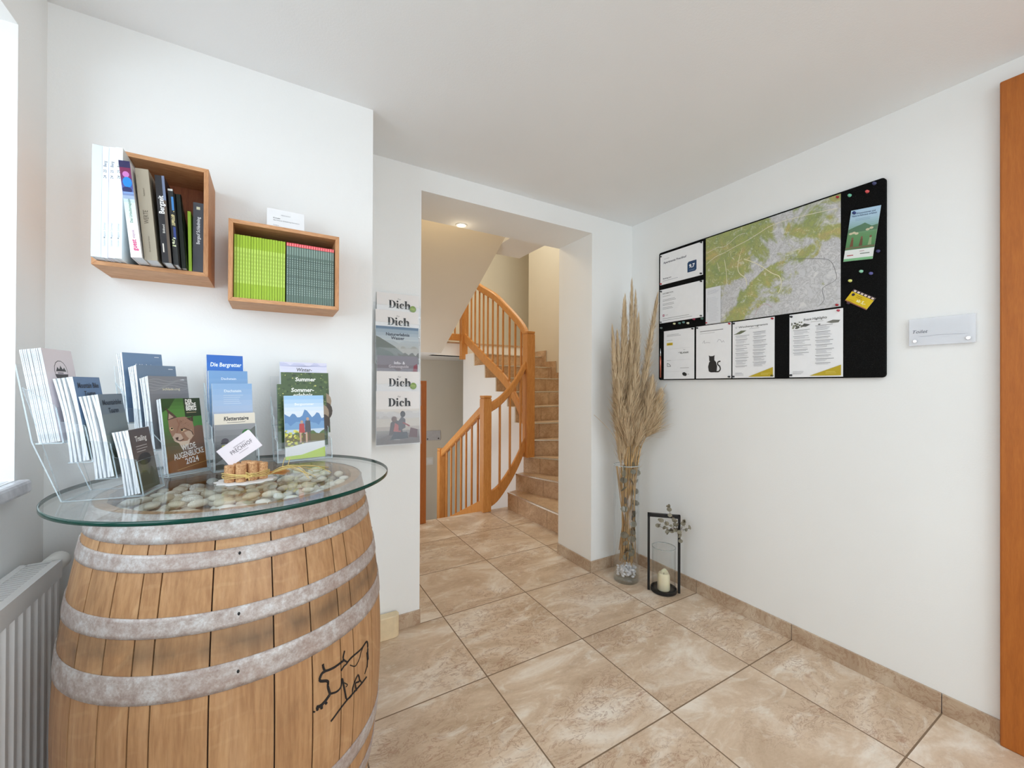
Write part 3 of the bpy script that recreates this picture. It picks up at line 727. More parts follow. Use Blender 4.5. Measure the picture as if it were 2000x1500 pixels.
def holder(name, label, O, phi, tilt, tiers, w_, zback, depth_extra=.02, front_h=.075, back_h=None):
    # clear acrylic holder: base plate, side panels, one back and one front pane for each tier
    U = Vector((math.cos(phi), math.sin(phi), 0)); Nn = Vector((math.sin(phi), -math.cos(phi), 0)); Z = Vector((0, 0, 1))
    V = Z*math.cos(tilt)-Nn*math.sin(tilt)
    last = max(t_[0] for t_ in tiers); c = O+U*w_/2
    h = thing(name, label, 'leaflet holder', (c.x+Nn.x*last/2, c.y+Nn.y*last/2, GZ)); org = (c.x+Nn.x*last/2, c.y+Nn.y*last/2, GZ)
    g = .003
    def W(u, n_, z, v=0): p_ = O+U*u+Nn*n_; return Vector((p_.x, p_.y, z))+V*v-Vector((0, 0, 0))
    def slab(name_, pts, dirn, th):
        vs_ = [p_ for p_ in pts]+[p_+dirn*th for p_ in pts]; n = len(pts); m = MB()
        m.add(vs_, [tuple(range(n)), tuple(range(n, 2*n))[::-1]], mi=0)
        m.add(vs_, [(i, (i+1) % n, n+(i+1) % n, n+i) for i in range(n)], mi=1)
        m.build(name_, [M_ACRYL, M_ACRE], h, org=org)
    bk = tiers[0][0]-tiers[0][3]-.004; fr_ = last+.008
    # stepped side panels
    for u in (-g-.003, w_+g):
        pts = [W(u, fr_, GZ+.0005), W(u, bk+.045, GZ+.0005)]
        zt = tiers[0][1]+front_h*1.25; pts.append(W(u, bk-.0, tiers[0][1], front_h*1.5))
        for off, zb, _, th in tiers:
            pts.append(W(u, off+.006, zb, front_h)); pts.append(W(u, off+.008, zb, front_h*.55))
        slab('side_panel', pts, U, .003)
    for i, (off, zb, hh, th) in enumerate(tiers):
        slab('front_panel', [W(-g, off+.005, zb-.004), W(w_+g, off+.005, zb-.004), W(w_+g, off+.005, zb-.004, front_h), W(-g, off+.005, zb-.004, front_h)], Nn, .0025)
        slab('shelf_panel', [W(-g, off-th-.003, zb-.005), W(w_+g, off-th-.003, zb-.005), W(w_+g, off+.005, zb-.005), W(-g, off+.005, zb-.005)], Z, .0025)
    slab('back_panel', [W(-g, bk+.043, GZ+.001), W(w_+g, bk+.043, GZ+.001), W(w_+g, bk-.003, tiers[0][1]), W(-g, bk-.003, tiers[0][1])], Nn, -.0025)
    slab('back_panel', [W(-g, bk-.003, tiers[0][1]), W(w_+g, bk-.003, tiers[0][1]), W(w_+g, bk-.003, tiers[0][1], .16), W(-g, bk-.003, tiers[0][1], .16)], Nn, -.0025)
    slab('base_panel', [W(-g-.003, bk+.045, GZ+.0005), W(w_+g+.003, bk+.045, GZ+.0005), W(w_+g+.003, fr_, GZ+.0005), W(-g-.003, fr_, GZ+.0005)], Z, .0025)
    def F(off, zb): p_ = O+Nn*off; return Frame((p_.x, p_.y, zb), U, V)
    return F
WHT = (245, 246, 248); SKY = (120, 160, 200); BLK = (30, 30, 34)
def art_badge(A, w_, h_):
    A.rect(0, 0, w_, h_, (226, 218, 224)); cx, cy_ = w_*.5, h_*.76
    A.disc(cx, cy_, .021, .023, (60, 56, 60)); A.disc(cx, cy_, .0195, .0215, (226, 218, 224))
    A.disc(cx, cy_-.008, .0205, .013, (58, 54, 56)); A.poly([(cx-.017, cy_-.002), (cx-.01, cy_+.009), (cx-.005, cy_+.002), (cx, cy_+.012), (cx+.006, cy_+.003), (cx+.011, cy_+.008), (cx+.017, cy_-.002)], (50, 48, 50))
    A.rect(cx-.019, cy_-.007, cx+.019, cy_-.001, (226, 218, 224)); A.lines(cx-.012, cy_-.0055, .024, 1, .003, .002, (60, 56, 60))
def art_mountain(top, txt, sky0=(96, 124, 150), sky1=(160, 172, 176), land=(66, 84, 78), tcol=(40, 46, 56), seed=1):
    def f(A, w_, h_):
        A.grad(0, 0, w_, h_, [sky1, sky0]); A.ridge(0, w_, 0, h_*.42, h_*.05, (132, 144, 142), seed); A.ridge(0, w_, 0, h_*.3, h_*.06, land, seed+3)
        for i in range(6): x = w_*(.35+.1*i); A.poly([(x-.003, h_*.3), (x+.003, h_*.3), (x, h_*.3+.02*(1+.3*math.sin(i*2)))], (34, 46, 44))
        y = h_-.024
        for l in txt: A.text(l, w_*.5, y, .0115, tcol, 'c', bold=.02, width=(w_*.80 if len(l) > 8 else w_*.42)); y -= .018
        if top: A.text(top, w_*.8, h_-.012, .004, WHT, 'c')
    return f
def art_plain(cols, txt, size=.008, tc=WHT, yoff=.040, strip=None):
    def f(A, w_, h_):
        A.grad(0, 0, w_, h_, cols)
        A.text(txt, w_*.55, h_-yoff, size, tc, 'c', bold=.01); A.rect(w_*.80, h_-.011, w_*.92, h_-.009, (220, 226, 232))
        if strip:
            for i in range(5): A.line([(w_*k/8, h_-.012-.006*i+.004*math.sin(k*1.1+i)) for k in range(9)], .0016, strip)
    return f
# --- first holder, nearest the window
k = .93
def sc93(z): return CAMH+(z-CAMH)*k
T1 = [(0, sc93(1.068)+.006, .195, .034), (.047, sc93(1.023)+.006, .178, .030), (.088, sc93(.983)+.006, .178, .028), (.133, .9635, .140, .026)]
F1 = holder('stepped_leaflet_holder', 'clear stepped leaflet holder nearest the window at the left rim of the glass', Vector((-.378, 1.205, 0)), math.radians(80.2), math.radians(9.3), T1, .093, 1)
stack(F1(*T1[0][:2]), .093, .195, .034, 12, 'leaflet', 'pale leaflet with a round black mountain badge in the tier nearest the window', 'pale leaflet edge behind the one with the round badge', 'pale leaflets nearest the window', art_badge, .3)
stack(F1(*T1[1][:2]), .093, .178, .034, 5, 'leaflet', 'blue leaflet headed Mountain Bike Touren in the second tier', 'folded leaflet edge behind the one headed Mountain Bike Touren', 'bike leaflets in the second tier', art_mountain(None, ['Mountain Bike', 'Touren'], (96, 128, 170), (150, 166, 180), seed=4), .4, .003)
stack(F1(*T1[2][:2]), .093, .178, .034, 5, 'leaflet', 'grey leaflet headed Touren with dark firs in the third tier', 'folded leaflet edge behind the grey one with dark firs', 'grey tour leaflets in the third tier', art_mountain(None, ['Mountainbike', 'Touren'], (112, 126, 142), (160, 166, 150), (88, 96, 78), seed=7), .4, .003)
def art_small(A, w_, h_):
    A.grad(0, 0, w_, h_, [(96, 110, 60), (120, 118, 110), (96, 84, 82), (88, 78, 80)]); A.text('Trailing', w_*.5, h_-.028, .012, (240, 240, 240), 'c', bold=.02); A.lines(w_*.2, h_-.04, w_*.6, 3, .006, .0015, (190, 186, 186))
    A.disc(w_*.5, h_*.5, w_*.32, h_*.10, (60, 58, 60)); A.ridge(0, w_, 0, h_*.3, .01, (92, 92, 70), 3)
stack(F1(*T1[3][:2]), .093, .140, .030, 5, 'leaflet', 'small brown and green leaflet headed Trailing standing lowest at the front left', 'folded leaflet edge behind the small brown and green one', 'small leaflets in the lowest tier', art_small, .4, .002)
# --- second holder
k2 = .96
T2 = [(0, 1.0955, .2, .030), (.068, 1.059, .2, .036), (.122, 1.028, .2, .036), (.180, .9665, .2, .022)]
F2 = holder('stepped_leaflet_holder', 'clear stepped leaflet holder with the lynx booklet in front', Vector((-.345, 1.528, 0)), math.radians(38), math.radians(10.5), T2, .096, 1)
stack(F2(*T2[0][:2]), .096, .2, .030, 4, 'leaflet', 'blue-grey leaflet at the back of the tiers behind the lynx booklet', 'bowed leaflet edge behind the topmost blue-grey one', 'blue-grey leaflets in the top tier', art_plain([(92, 118, 150), (120, 146, 176)], 'Schladming', .008), .45, .004)
stack(F2(*T2[1][:2]), .096, .2, .042, 5, 'leaflet', 'slate blue leaflet in the second tier behind the lynx booklet', 'bowed leaflet edge behind the slate blue one', 'slate blue leaflets in the second tier', art_plain([(98, 116, 138), (118, 138, 160)], 'Schladming', .008), .45, .004)
stack(F2(*T2[2][:2]), .096, .2, .042, 5, 'leaflet', 'grey striped leaflet directly behind the lynx booklet', 'bowed leaflet edge behind the grey striped one', 'grey striped leaflets in the third tier', art_plain([(112, 112, 116), (138, 140, 146)], 'Schladming', .007, (230, 222, 190), .040, (158, 160, 164)), .45, .004)
def art_lynx(A, w_, h_):
    s = w_/600; ox, oy = 90, 95
    def q(pts): return [((x-ox)*s*1.0, h_-(y-oy)*h_/1270) for x, y in pts]
    A.grad(0, 0, w_, h_, [(116, 78, 40), (120, 84, 44), (92, 96, 70), (84, 126, 66), (88, 140, 66), (66, 104, 50)])
    A.poly(q([(90, 95), (300, 95), (200, 260), (90, 330)]), (48, 78, 40)); A.poly(q([(430, 430), (690, 410), (690, 600), (560, 620)]), (72, 128, 62))
    A.poly(q([(420, 95), (690, 95), (690, 420), (430, 430)]), (46, 62, 42))
    A.poly(q([(520, 620), (600, 590), (690, 600), (690, 1060), (330, 1120), (340, 900)]), (122, 94, 80))          # body
    A.poly(q([(90, 1180), (300, 1120), (470, 1080), (690, 1000), (690, 1365), (90, 1365)]), (140, 88, 42))
    A.poly(q([(165, 470), (290, 430), (420, 425), (530, 470), (545, 620), (540, 760), (440, 900), (330, 860), (240, 840), (200, 760), (165, 640)]), (160, 124, 104))
    A.poly(q([(155, 470), (170, 340), (135, 245), (180, 290), (240, 350), (300, 430), (230, 450)]), (86, 66, 56)); A.poly(q([(170, 455), (185, 350), (250, 420)]), (182, 158, 140))
    A.poly(q([(440, 450), (520, 440), (545, 400), (545, 520), (500, 500)]), (74, 58, 50))
    A.poly(q([(200, 760), (260, 780), (300, 850), (420, 850), (470, 800), (440, 920), (330, 990), (290, 880), (230, 840)]), (214, 196, 178))
    A.poly(q([(380, 700), (500, 660), (530, 760), (470, 840), (420, 780)]), (196, 170, 150)); A.poly(q([(170, 600), (215, 590), (230, 640), (190, 650)]), (214, 190, 150)); A.disc(*q([(205, 615)])[0], .0025, .0025, (40, 30, 24), 8)
    A.poly(q([(325, 650), (370, 630), (410, 655), (350, 690)]), (214, 190, 150)); A.disc(*q([(352, 656)])[0], .003, .003, (40, 30, 24), 8)
    A.poly(q([(250, 700), (330, 720), (360, 800), (300, 850), (220, 830), (205, 760)]), (196, 172, 156)); A.scatter(q([(300, 0)])[0][0], q([(0, 620)])[0][1], q([(520, 0)])[0][0], q([(0, 450)])[0][1], 24, .0016, [(120, 84, 68), (132, 96, 78)], 3)
    A.line(q([(330, 640), (400, 630), (500, 690), (520, 760)]), .002, (82, 58, 46)); A.line(q([(290, 460), (320, 560), (270, 700)]), .002, (150, 106, 88))
    A.poly(q([(240, 780), (290, 770), (280, 810), (255, 815)]), (62, 42, 38)); A.line(q([(255, 815), (300, 840), (370, 815)]), .0018, (70, 46, 40))
    for i, l in enumerate(('DER', 'WILDE', 'BERG')): A.text(l, *q([(445, 188+64*i)])[0], .0115, (246, 244, 238), 'l', bold=.035, width=(.0185 if l == 'DER' else .027))
    A.rect(*q([(450, 362)])[0], *q([(605, 345)])[0], (150, 140, 110))
    for l, x, y, ww in (('WILDE', 325, 1020, .036), ('AUGENBLICKE', 195, 1160, .076), ('2024', 360, 1255, .034)): A.text(l, *q([(x, y)])[0], .016, (248, 246, 242), 'l', bold=.012, rot=.16, width=ww)
    A.line(q([(220, 1335), (720, 1235)]), .0012, (210, 170, 100))
stack(F2(*T2[3][:2]), .096, .2, .022, 4, 'booklet', 'booklet with a lynx on a green cover and white lettering', 'booklet edge right behind the lynx cover', 'lynx booklets in the front tier', art_lynx, .5, .001)
# --- third holder
T3 = [(0, 1.096, .2, .018), (.032, 1.047, .2, .014), (.086, 1.008, .2, .012), (.114, .9625, .158, .010)]
F3 = holder('stepped_leaflet_holder', 'clear stepped leaflet holder with sky blue mountain leaflets behind the cork card stand', Vector((-.164, 1.512, 0)), math.radians(15), math.radians(10), T3, .100, 1)
def art_berg(A, w_, h_): A.grad(0, 0, w_, h_, [(120, 180, 226), (40, 128, 214), (24, 96, 190)]); A.text('Die Bergretter', w_*.52, h_-.036, .0128, (238, 246, 252), 'c', bold=.022, shear=.15, width=.082)
stack(F3(*T3[0][:2]), .094, .2, .016, 3, 'leaflet', 'bright blue leaflet topmost in the holder behind the cork stand', 'bright blue leaflet edge behind the topmost bright blue one', 'bright blue leaflets', art_berg, .4, 0)
def art_sky(A, w_, h_): A.grad(0, 0, w_, h_, [(186, 200, 214), (142, 178, 216), (110, 156, 206)]); A.text('Dachstein', w_*.5, h_-.028, .007, (232, 240, 248), 'c', bold=.01)
stack(F3(*T3[1][:2]), .100, .2, .012, 3, 'leaflet', 'pale blue leaflet between the bright blue one and the one with two hikers', 'pale blue leaflet edge right behind the bright blue tier', 'pale blue leaflets', art_sky, .4, 0)
def art_hike(A, w_, h_):
    A.grad(0, 0, w_, h_, [(120, 118, 128), (176, 176, 190), (164, 188, 220), (132, 172, 216)]); A.text('Dachstein', w_*.5, h_-.026, .0078, (236, 244, 250), 'c', bold=.01); A.lines(w_*.27, h_-.036, w_*.5, 5, .006, .001, (206, 220, 236))
    A.ridge(0, w_, 0, h_*.42, .008, (150, 142, 152), 5); A.ridge(0, w_, 0, h_*.34, .004, (96, 92, 104), 2)
    for x in (.42, .58): A.disc(w_*x, h_*.40, .0045, .009, (34, 36, 44)); A.disc(w_*x, h_*.46, .0026, .003, (50, 40, 40))
stack(F3(*T3[2][:2]), .100, .2, .010, 2, 'leaflet', 'blue leaflet with two dark hikers low on its cover', 'blue leaflet edge behind the one with two hikers', 'hiker leaflets', art_hike, .4, 0)
def art_klett(A, w_, h_):
    A.rect(0, 0, w_, h_, (112, 112, 116)); A.grad(0, 0, w_, h_*.8, [(70, 74, 66), (112, 114, 118), (150, 152, 156)]); A.rect(0, h_*.80, w_, h_, (230, 222, 206))
    A.text('Klettersteige', w_*.53, h_*.87, .0115, (40, 38, 40), 'c', bold=.03, shear=.1, width=.062); A.lines(w_*.3, h_*.83, w_*.45, 1, .004, .0012, (80, 76, 76), jit=0)
    A.poly([(w_*.5, 0), (w_, 0), (w_, h_*.75), (w_*.72, h_*.6), (w_*.6, h_*.3)], (92, 96, 92))
    A.poly([(w_*.16, h_*.42), (w_*.34, h_*.44), (w_*.42, h_*.24), (w_*.3, h_*.18), (w_*.16, h_*.26)], (200, 206, 50)); A.disc(w_*.24, h_*.5, .009, .008, (72, 66, 78)); A.rect(w_*.14, h_*.45, w_*.30, h_*.475, (52, 46, 52))
    A.poly([(w_*.2, 0), (w_*.5, 0), (w_*.44, h_*.22), (w_*.26, h_*.22)], (58, 60, 66)); A.disc(w_*.78, h_*.62, .0125, .012, (38, 112, 44)); A.disc(w_*.72, h_*.54, .008, .009, (60, 26, 30)); A.poly([(w_*.55, h_*.36), (w_*.66, h_*.52), (w_*.8, h_*.5), (w_*.78, h_*.32)], (66, 60, 72)); A.poly([(w_*.6, h_*.46), (w_*.7, h_*.54), (w_*.68, h_*.44)], (196, 40, 44))
stack(F3(*T3[3][:2]), .100, .158, .010, 2, 'leaflet', 'grey leaflet headed Klettersteige with two helmeted climbers', 'leaflet edge behind Klettersteige', 'climbing leaflets', art_klett, .4, 0)
# --- fourth holder
T4 = [(-.085, 1.072, .21, .012), (-.058, 1.036, .21, .012), (-.036, .996, .21, .012), (0, .9635, .205, .012)]
F4 = holder('stepped_leaflet_holder', 'wide clear leaflet holder near the pillar edge holding season brochures', Vector((.020, 1.474, 0)), math.radians(10), math.radians(8), T4, .152, 1, front_h=.06)
def F4b(off, z, dx): f = F4(off, z); return Frame(f.p(dx, 0), f.U, f.V)
def art_winter(A, w_, h_): A.grad(0, 0, w_, h_, [(238, 240, 244), (240, 240, 246), (214, 214, 236)]); A.ridge(0, w_, h_*.93, h_*.97, .008, (196, 198, 226), 3); A.text('Winter-', w_*.5, h_-.032, .0125, (92, 88, 92), 'c', bold=.02, shear=.12, width=.05)
leaf(F4b(-.085, 1.072, .022), .150, .21, .008, 'brochure', 'pale brochure headed Winter at the back of the wide holder', None, art_winter)
def art_green(t1, sd, y_=.030):
    def f(A, w_, h_):
        A.rect(0, 0, w_, h_, (70, 92, 52)); A.scatter(0, 0, w_, h_, 160, .006, [(56, 78, 42), (88, 108, 60), (46, 66, 38), (104, 124, 72)], sd); A.scatter(0, h_*.5, w_, h_, 26, .003, [(206, 206, 120), (150, 160, 90)], sd+5)
        A.disc(w_*.9, h_*.52, .022, .03, (170, 150, 126)); A.disc(w_*.93, h_*.36, .02, .03, (70, 58, 46))
        for i, l in enumerate(t1): A.text(l, w_*.5, h_-y_-.017*i, .0135, (246, 246, 240), 'c', bold=.028, shear=.12)
    return f
leaf(F4b(-.058, 1.036, .020), .150, .21, .008, 'brochure', 'dark green brochure headed Summer behind the Sommer-erlebnis one', None, art_green(['Summer'], 3))
leaf(F4b(-.036, .996, .006), .150, .21, .012, 'brochure', 'dark green brochure headed Sommer-erlebnis right behind the hiking couple', None, art_green(['Sommer-', 'erlebnis'], 9, .026), col=(92, 118, 96))
def art_walk(A, w_, h_):
    A.grad(0, 0, w_, h_, [(196, 206, 130), (214, 224, 190), (214, 226, 238), (226, 236, 246), (150, 196, 236)]); A.text('Bergsommer', w_*.5, h_-.032, .008, (250, 252, 255), 'c', bold=.01)
    A.ridge(0, w_, h_*.45, h_*.70, .018, (96, 140, 190), 4, 16); A.ridge(0, w_, h_*.40, h_*.56, .010, (120, 162, 204), 8); A.rect(0, h_*.36, w_, h_*.46, (196, 214, 232)); A.ridge(0, w_, h_*.3, h_*.41, .006, (88, 112, 62), 2)
    A.rect(0, h_*.2, w_, h_*.38, (112, 104, 66)); A.scatter(0, h_*.12, w_*.45, h_*.46, 60, .006, [(206, 204, 60), (150, 150, 60), (226, 220, 120)], 4); A.poly([(0, h_*.04), (w_, h_*.06), (w_, h_*.26), (w_*.5, h_*.24), (0, h_*.18)], (232, 232, 232)); A.poly([(0, 0), (w_, 0), (w_, h_*.16), (w_*.4, h_*.06), (0, h_*.05)], (186, 212, 60))
    for x, c, s in ((.42, (184, 66, 66), 1.0), (.57, (78, 78, 84), 1.08)):
        X = w_*x; A.poly([(X-.009, h_*.40), (X+.009, h_*.40), (X+.007*s, h_*.55*s), (X-.007, h_*.55*s)], c); A.disc(X, h_*.575*s, .0045, .0055, (190, 160, 140)); A.rect(X-.007, h_*.25, X-.002, h_*.41, (206, 166, 146)); A.rect(X+.002, h_*.25, X+.007, h_*.41, (110, 84, 66))
leaf(F4b(0, .9635, .018), .119, .205, .006, 'leaflet', 'bright leaflet showing a hiking couple before blue mountains', None, art_walk)
# ================================================================== CORK CARD STAND, DOILY, STRAW
dy = thing('paper_doily', 'white oval paper doily under the cork card stand', 'doily', (-.056, 1.250, GZ+.0004))
m = MB(); n = 72
vs_ = [(0, 0, .001)]+[((.058+.0035*math.cos(i*PI/3))*1.12*math.cos(2*PI*i/n), (.058+.0035*math.cos(i*PI/3))*math.sin(2*PI*i/n), .001) for i in range(n)]
vs_ += [(v_[0]*1.0, v_[1]*1.0, 0) for v_ in vs_[1:]]
m.add(vs_, [(0, 1+i, 1+(i+1) % n) for i in range(n)]+[(1+i, 1+n+i, 1+n+(i+1) % n, 1+(i+1) % n) for i in range(n)]); m.build('paper', M_PAPER, dy)
m = MB(); m.lathe([(.047, .0012), (.049, .0018), (.051, .0012)], seg=60); m.build('embossed_ring', M_PAPER, dy, smooth=True)
t = NT('cork'); v = t.coord(); f = t.noise(v, 190, 4, .7); t.base(t.ramp(f, [(.35, rgb(170, 118, 78)), (.55, rgb(212, 166, 120)), (.75, rgb(232, 196, 154))])); t.set(.8); M_CORK = t.m
M_RED = plain('wine_stain', rgb(170, 96, 84), .8); M_STRAW = plain('straw', rgb(214, 188, 120), .6, 0, .15, 60)
cs = thing('cork_card_stand', 'bundle of upright wine corks tied with raffia holding visiting cards', 'card stand', (-.056, 1.250, GZ+.002)); C0 = Vector((-.056, 1.250, GZ+.002))
ci = 0
for ix, iy in ((-.034, -.012), (-.010, -.020), (.014, -.010), (.036, -.002), (-.024, .012), (.000, .006), (.024, .016)):
    m = MB(); h_ = .044+.003*((ci*7) % 3-1); m.lathe([(0, 0), (.0112, 0), (.0118, .002), (.0118, h_-.002), (.0108, h_), (0, h_)], (ix, iy, 0), 18)
    m.build('cork', M_CORK, cs, smooth=False); 
    ci += 1
m = MB()
for j in range(4):
    zz = .012+.003*j; m.tube([(.052*math.cos(a_)*(1+.02*math.sin(5*a_+j))*.98, .036*math.sin(a_)-.002, zz+.002*math.sin(3*a_+j)) for a_ in [2*PI*i/36 for i in range(37)]], .0012, 5)
m.build('raffia_band', M_STRAW, cs, smooth=True)
m = MB()
for j in range(9):
    a_ = R.uniform(-2.4, -.9); L = R.uniform(.008, .02); m.tube(curve([(.005, -.036, .015), (.005+L*math.cos(a_), -.038+L*math.sin(a_)*.5, .015+R.uniform(-.01, .014)), (.014+L*R.uniform(-1, 1), -.040, .012+R.uniform(-.01, .012))], 5), .0011, 5)
m.build('raffia_bow', M_STRAW, cs, smooth=True)
def card(dy_, rot, lab, n_):
    U = Vector((math.cos(rot), 0, math.sin(rot))); U.normalize(); V = Vector((-math.sin(rot), .10, math.cos(rot))).normalized()
    o_ = C0+Vector((-.034, dy_, .0355)); f = Frame(o_, U, V); m = MB(); w_, h_ = .085, .050
    p_ = [f.p(x, y, z) for z in (0, -.0004) for x, y in ((0, 0), (w_, 0), (w_, h_), (0, h_))]
    m.add(p_, [(0, 1, 2, 3), (7, 6, 5, 4), (0, 4, 5, 1), (1, 5, 6, 2), (2, 6, 7, 3), (3, 7, 4, 0)]); base = f.p(w_/2, 0)
    c_ = m.build('visiting_card', plain('card_pinkish', rgb(232, 224, 230), .6, 0, .01), None, org=tuple(base)); tag(c_, lab, 'card', 'visiting cards in the cork stand')
    if n_ == 0:
        A_ = Art(f); A_.text('PRECHHOF', w_*.55, h_*.42, .0105, (96, 88, 96), 'c', sp=1.1, width=.055); A_.text('APARTMENTS', w_*.55, h_*.66, .0035, (140, 132, 140), 'c'); A_.lines(w_*.4, h_*.3, .026, 1, .003, .0009, (150, 140, 150)); A_.mb.build('print', M_PRINTM, c_, org=tuple(base))
for i in range(4): card(.001+.0016*i, .62+.012*i, 'frontmost pinkish visiting card leaning in the cork stand' if i == 0 else 'pinkish visiting card tucked behind the frontmost one in the corks', i)
SG = 'dried straw stems on the glass'
for i in range(9):
    a_ = -.25+.13*i; st_ = C0+Vector((.045, .0, .006)); L = R.uniform(.09, .17)
    p_ = [st_, st_+Vector((L*.4, (R.random()-.5)*.03, .018)), st_+Vector((L*.75, (i-4)*.009, R.uniform(.002, .02))), st_+Vector((L, (i-4)*.017, 0))]
    p_[-1].z = GZ+.0016; p_[2].z = max(p_[2].z, GZ+.002)
    m = MB(); m.tube(curve(p_, 6), .0009, 5); o = m.build('straw', M_STRAW, None, smooth=True, org=tuple(st_)); tag(o, 'thin pale straw stem trailing from the corks across the glass', 'straw', SG)
for s_ in (-1, 1):
    st_ = C0+Vector((.088, .016, .008)); m = MB(); m.tube(curve([st_, st_+Vector((.006*s_, .01, .012)), st_+Vector((.012 if s_ > 0 else -.001, .02, .034))], 6), .0011, 5)
    o = m.build('straw', M_STRAW, None, smooth=True, org=tuple(st_)); tag(o, 'short forked straw stem sticking up beside the corks', 'straw', 'forked straw ends')
m = MB()
for i in range(50): a_ = R.uniform(-.35, .25); m.tube([C0+Vector((.046, 0, .012+R.uniform(-.003, .003))), C0+Vector((.046+.05*R.uniform(.7, 1.1)*math.cos(a_), .05*math.sin(a_)+.004, .010+R.uniform(-.006, .006)))], .0005, 3)
o = m.build('straw_tuft', plain('orange_straw', rgb(206, 146, 84), .7), None, org=tuple(C0+Vector((.05, 0, .01)))); tag(o, 'orange brown tuft of dried grass at the right of the corks', 'dried grass')

# ================================================================== BOX SHELVES AND BOOKS
def boxshelf(label, x0, x1, z0, z1, yf):
    b = thing('box_shelf', label, 'shelf', ((x0+x1)/2, YS, (z0+z1)/2)); o_ = ((x0+x1)/2, YS, (z0+z1)/2); t_ = .012
    def p_(nm, poly, mt): m = MB(); m.prism(poly, yf, YS-.0005, axis='y'); m.build(nm, mt, b, org=o_, bevel=.0008)
    p_('bottom_board', [(x0, z0), (x1, z0), (x1-t_, z0+t_), (x0+t_, z0+t_)], M_LARCHX); p_('top_board', [(x0+t_, z1-t_), (x1-t_, z1-t_), (x1, z1), (x0, z1)], M_LARCHX)
    p_('side_board', [(x0, z0), (x0+t_, z0+t_), (x0+t_, z1-t_), (x0, z1)], M_LARCHZ); p_('side_board', [(x1-t_, z0+t_), (x1, z0), (x1, z1), (x1-t_, z1-t_)], M_LARCHZ)
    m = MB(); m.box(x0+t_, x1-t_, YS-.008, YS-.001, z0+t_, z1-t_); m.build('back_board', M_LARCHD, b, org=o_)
boxshelf('upright larch wood box shelf on the wall crammed with mixed books and folders', -.425, -.169, 1.527, 1.853, 1.532)
boxshelf('lower landscape larch wood box shelf with rows of green booklets', -.119, .199, 1.462, 1.717, 1.532)
def book(name, label, xb, xt, w_, y0, y1, z0, h_, cover, group=None, spine=None, pages_side=True, round_=False, cat='book'):
    # a bound book standing spine forward; xb / xt: left edge of the spine at the foot and at the head
    lean = math.atan2(xt-xb, h_); U = Vector((math.cos(lean), 0, -math.sin(lean))); V = Vector((math.sin(lean), 0, math.cos(lean)))
    zz = z0+max(0, math.sin(lean))*w_*0+ (abs(math.sin(lean))*w_ if lean > 0 else 0)
    f = Frame((xb, y0, zz), U, V); d_ = y1-y0; m4 = f.mat(); base = f.p(w_/2, 0, -d_/2)
    t_ = thing(name, label, cat, tuple(base), group); c = .0016
    # cover (local: x thickness, y height, z towards reader; the body runs to -z)
    m = MB(); cb = rgb(*cover)
    prof = [(0, 0), (0, -d_), (c, -d_), (c, -c), (w_-c, -c), (w_-c, -d_), (w_, -d_), (w_, 0)]
    if round_:
        hh = h_; n = 8
        def side(x0, x1):
            pr = [(-0.0, 0), (-d_, 0), (-d_, hh*.55)]+[(-d_+d_*.9*math.sin(PI/2*i/n), hh*.55+hh*.45*(1-math.cos(PI/2*i/n))**.8) for i in range(1, n+1)]+[(0, hh)]
            vs_ = [m4 @ Vector((x, b, a)) for x in (x0, x1) for a, b in pr]; k = len(pr)
            m.add(vs_, [tuple(range(k)), tuple(range(k, 2*k))[::-1]]+[(i, (i+1) % k, k+(i+1) % k, k+i) for i in range(k)], cb)
        side(0, c); side(w_-c, w_); m.box(0, w_, 0, hh, -c, 0, cb, mat=m4)
        hp = hh*.54
    else:
        k = len(prof); vs_ = [m4 @ Vector((x, y, z)) for y in (0, h_) for x, z in prof]
        m.add(vs_, [(i, (i+1) % k, k+(i+1) % k, k+i) for i in range(k)]+[(0, 1, 2, 3), (0, 3, 4, 7), (4, 5, 6, 7), (k+3, k+2, k+1, k), (k+7, k+4, k+3, k), (k+7, k+6, k+5, k+4)], cb); hp = h_-.002
    m.build('cover', M_PRINT, t_, org=tuple(base))
    m = MB(); m.box(c, w_-c, .0015, hp, -d_+.003, -c, mat=m4); m.build('pages', pages(), t_, org=tuple(base))
    if spine:
        A_ = Art(f); spine(A_, w_, h_); A_.mb.build('spine_print', M_PRINT, t_, org=tuple(base))
    return t_
def vtext(A, txt, w_, h_, y, size, col, down=False, bold=.01, wd=None):
    # lettering running up the spine
    A.text(txt, w_*.5+size*.35, y, size, col, 'l', bold=bold, rot=PI/2, width=wd)
def sp_white(A, w_, h_):
    vtext(A, '24   25   Berg', w_, h_, h_-.085, .006, (120, 122, 130)); vtext(A, 'Gastein Magazin Sommer', w_, h_, .03, .0045, (176, 182, 190))
ZS = 1.5395
book('folder', 'leftmost pale blue-white folder in the upright box shelf', -.4145, -.4135, .0195, 1.492, 1.685, ZS, .297, (214, 230, 238), 'tall pale folders', None, cat='folder')
book('folder', 'white folder with printed spine, second from left in the upright box', -.3945, -.3935, .0125, 1.492, 1.685, ZS, .297, (232, 240, 248), 'tall pale folders', sp_white, cat='folder')
book('folder', 'white folder with a dark seam on its left, third in the upright box', -.3795, -.3785, .0130, 1.486, 1.68, ZS, .297, (236, 240, 250), 'tall pale folders', sp_white, cat='folder')
book('folder', 'white folder touching the leaning red and blue magazine', -.3655, -.3645, .0140, 1.482, 1.678, ZS, .299, (234, 244, 246), 'tall pale folders', sp_white, cat='folder')
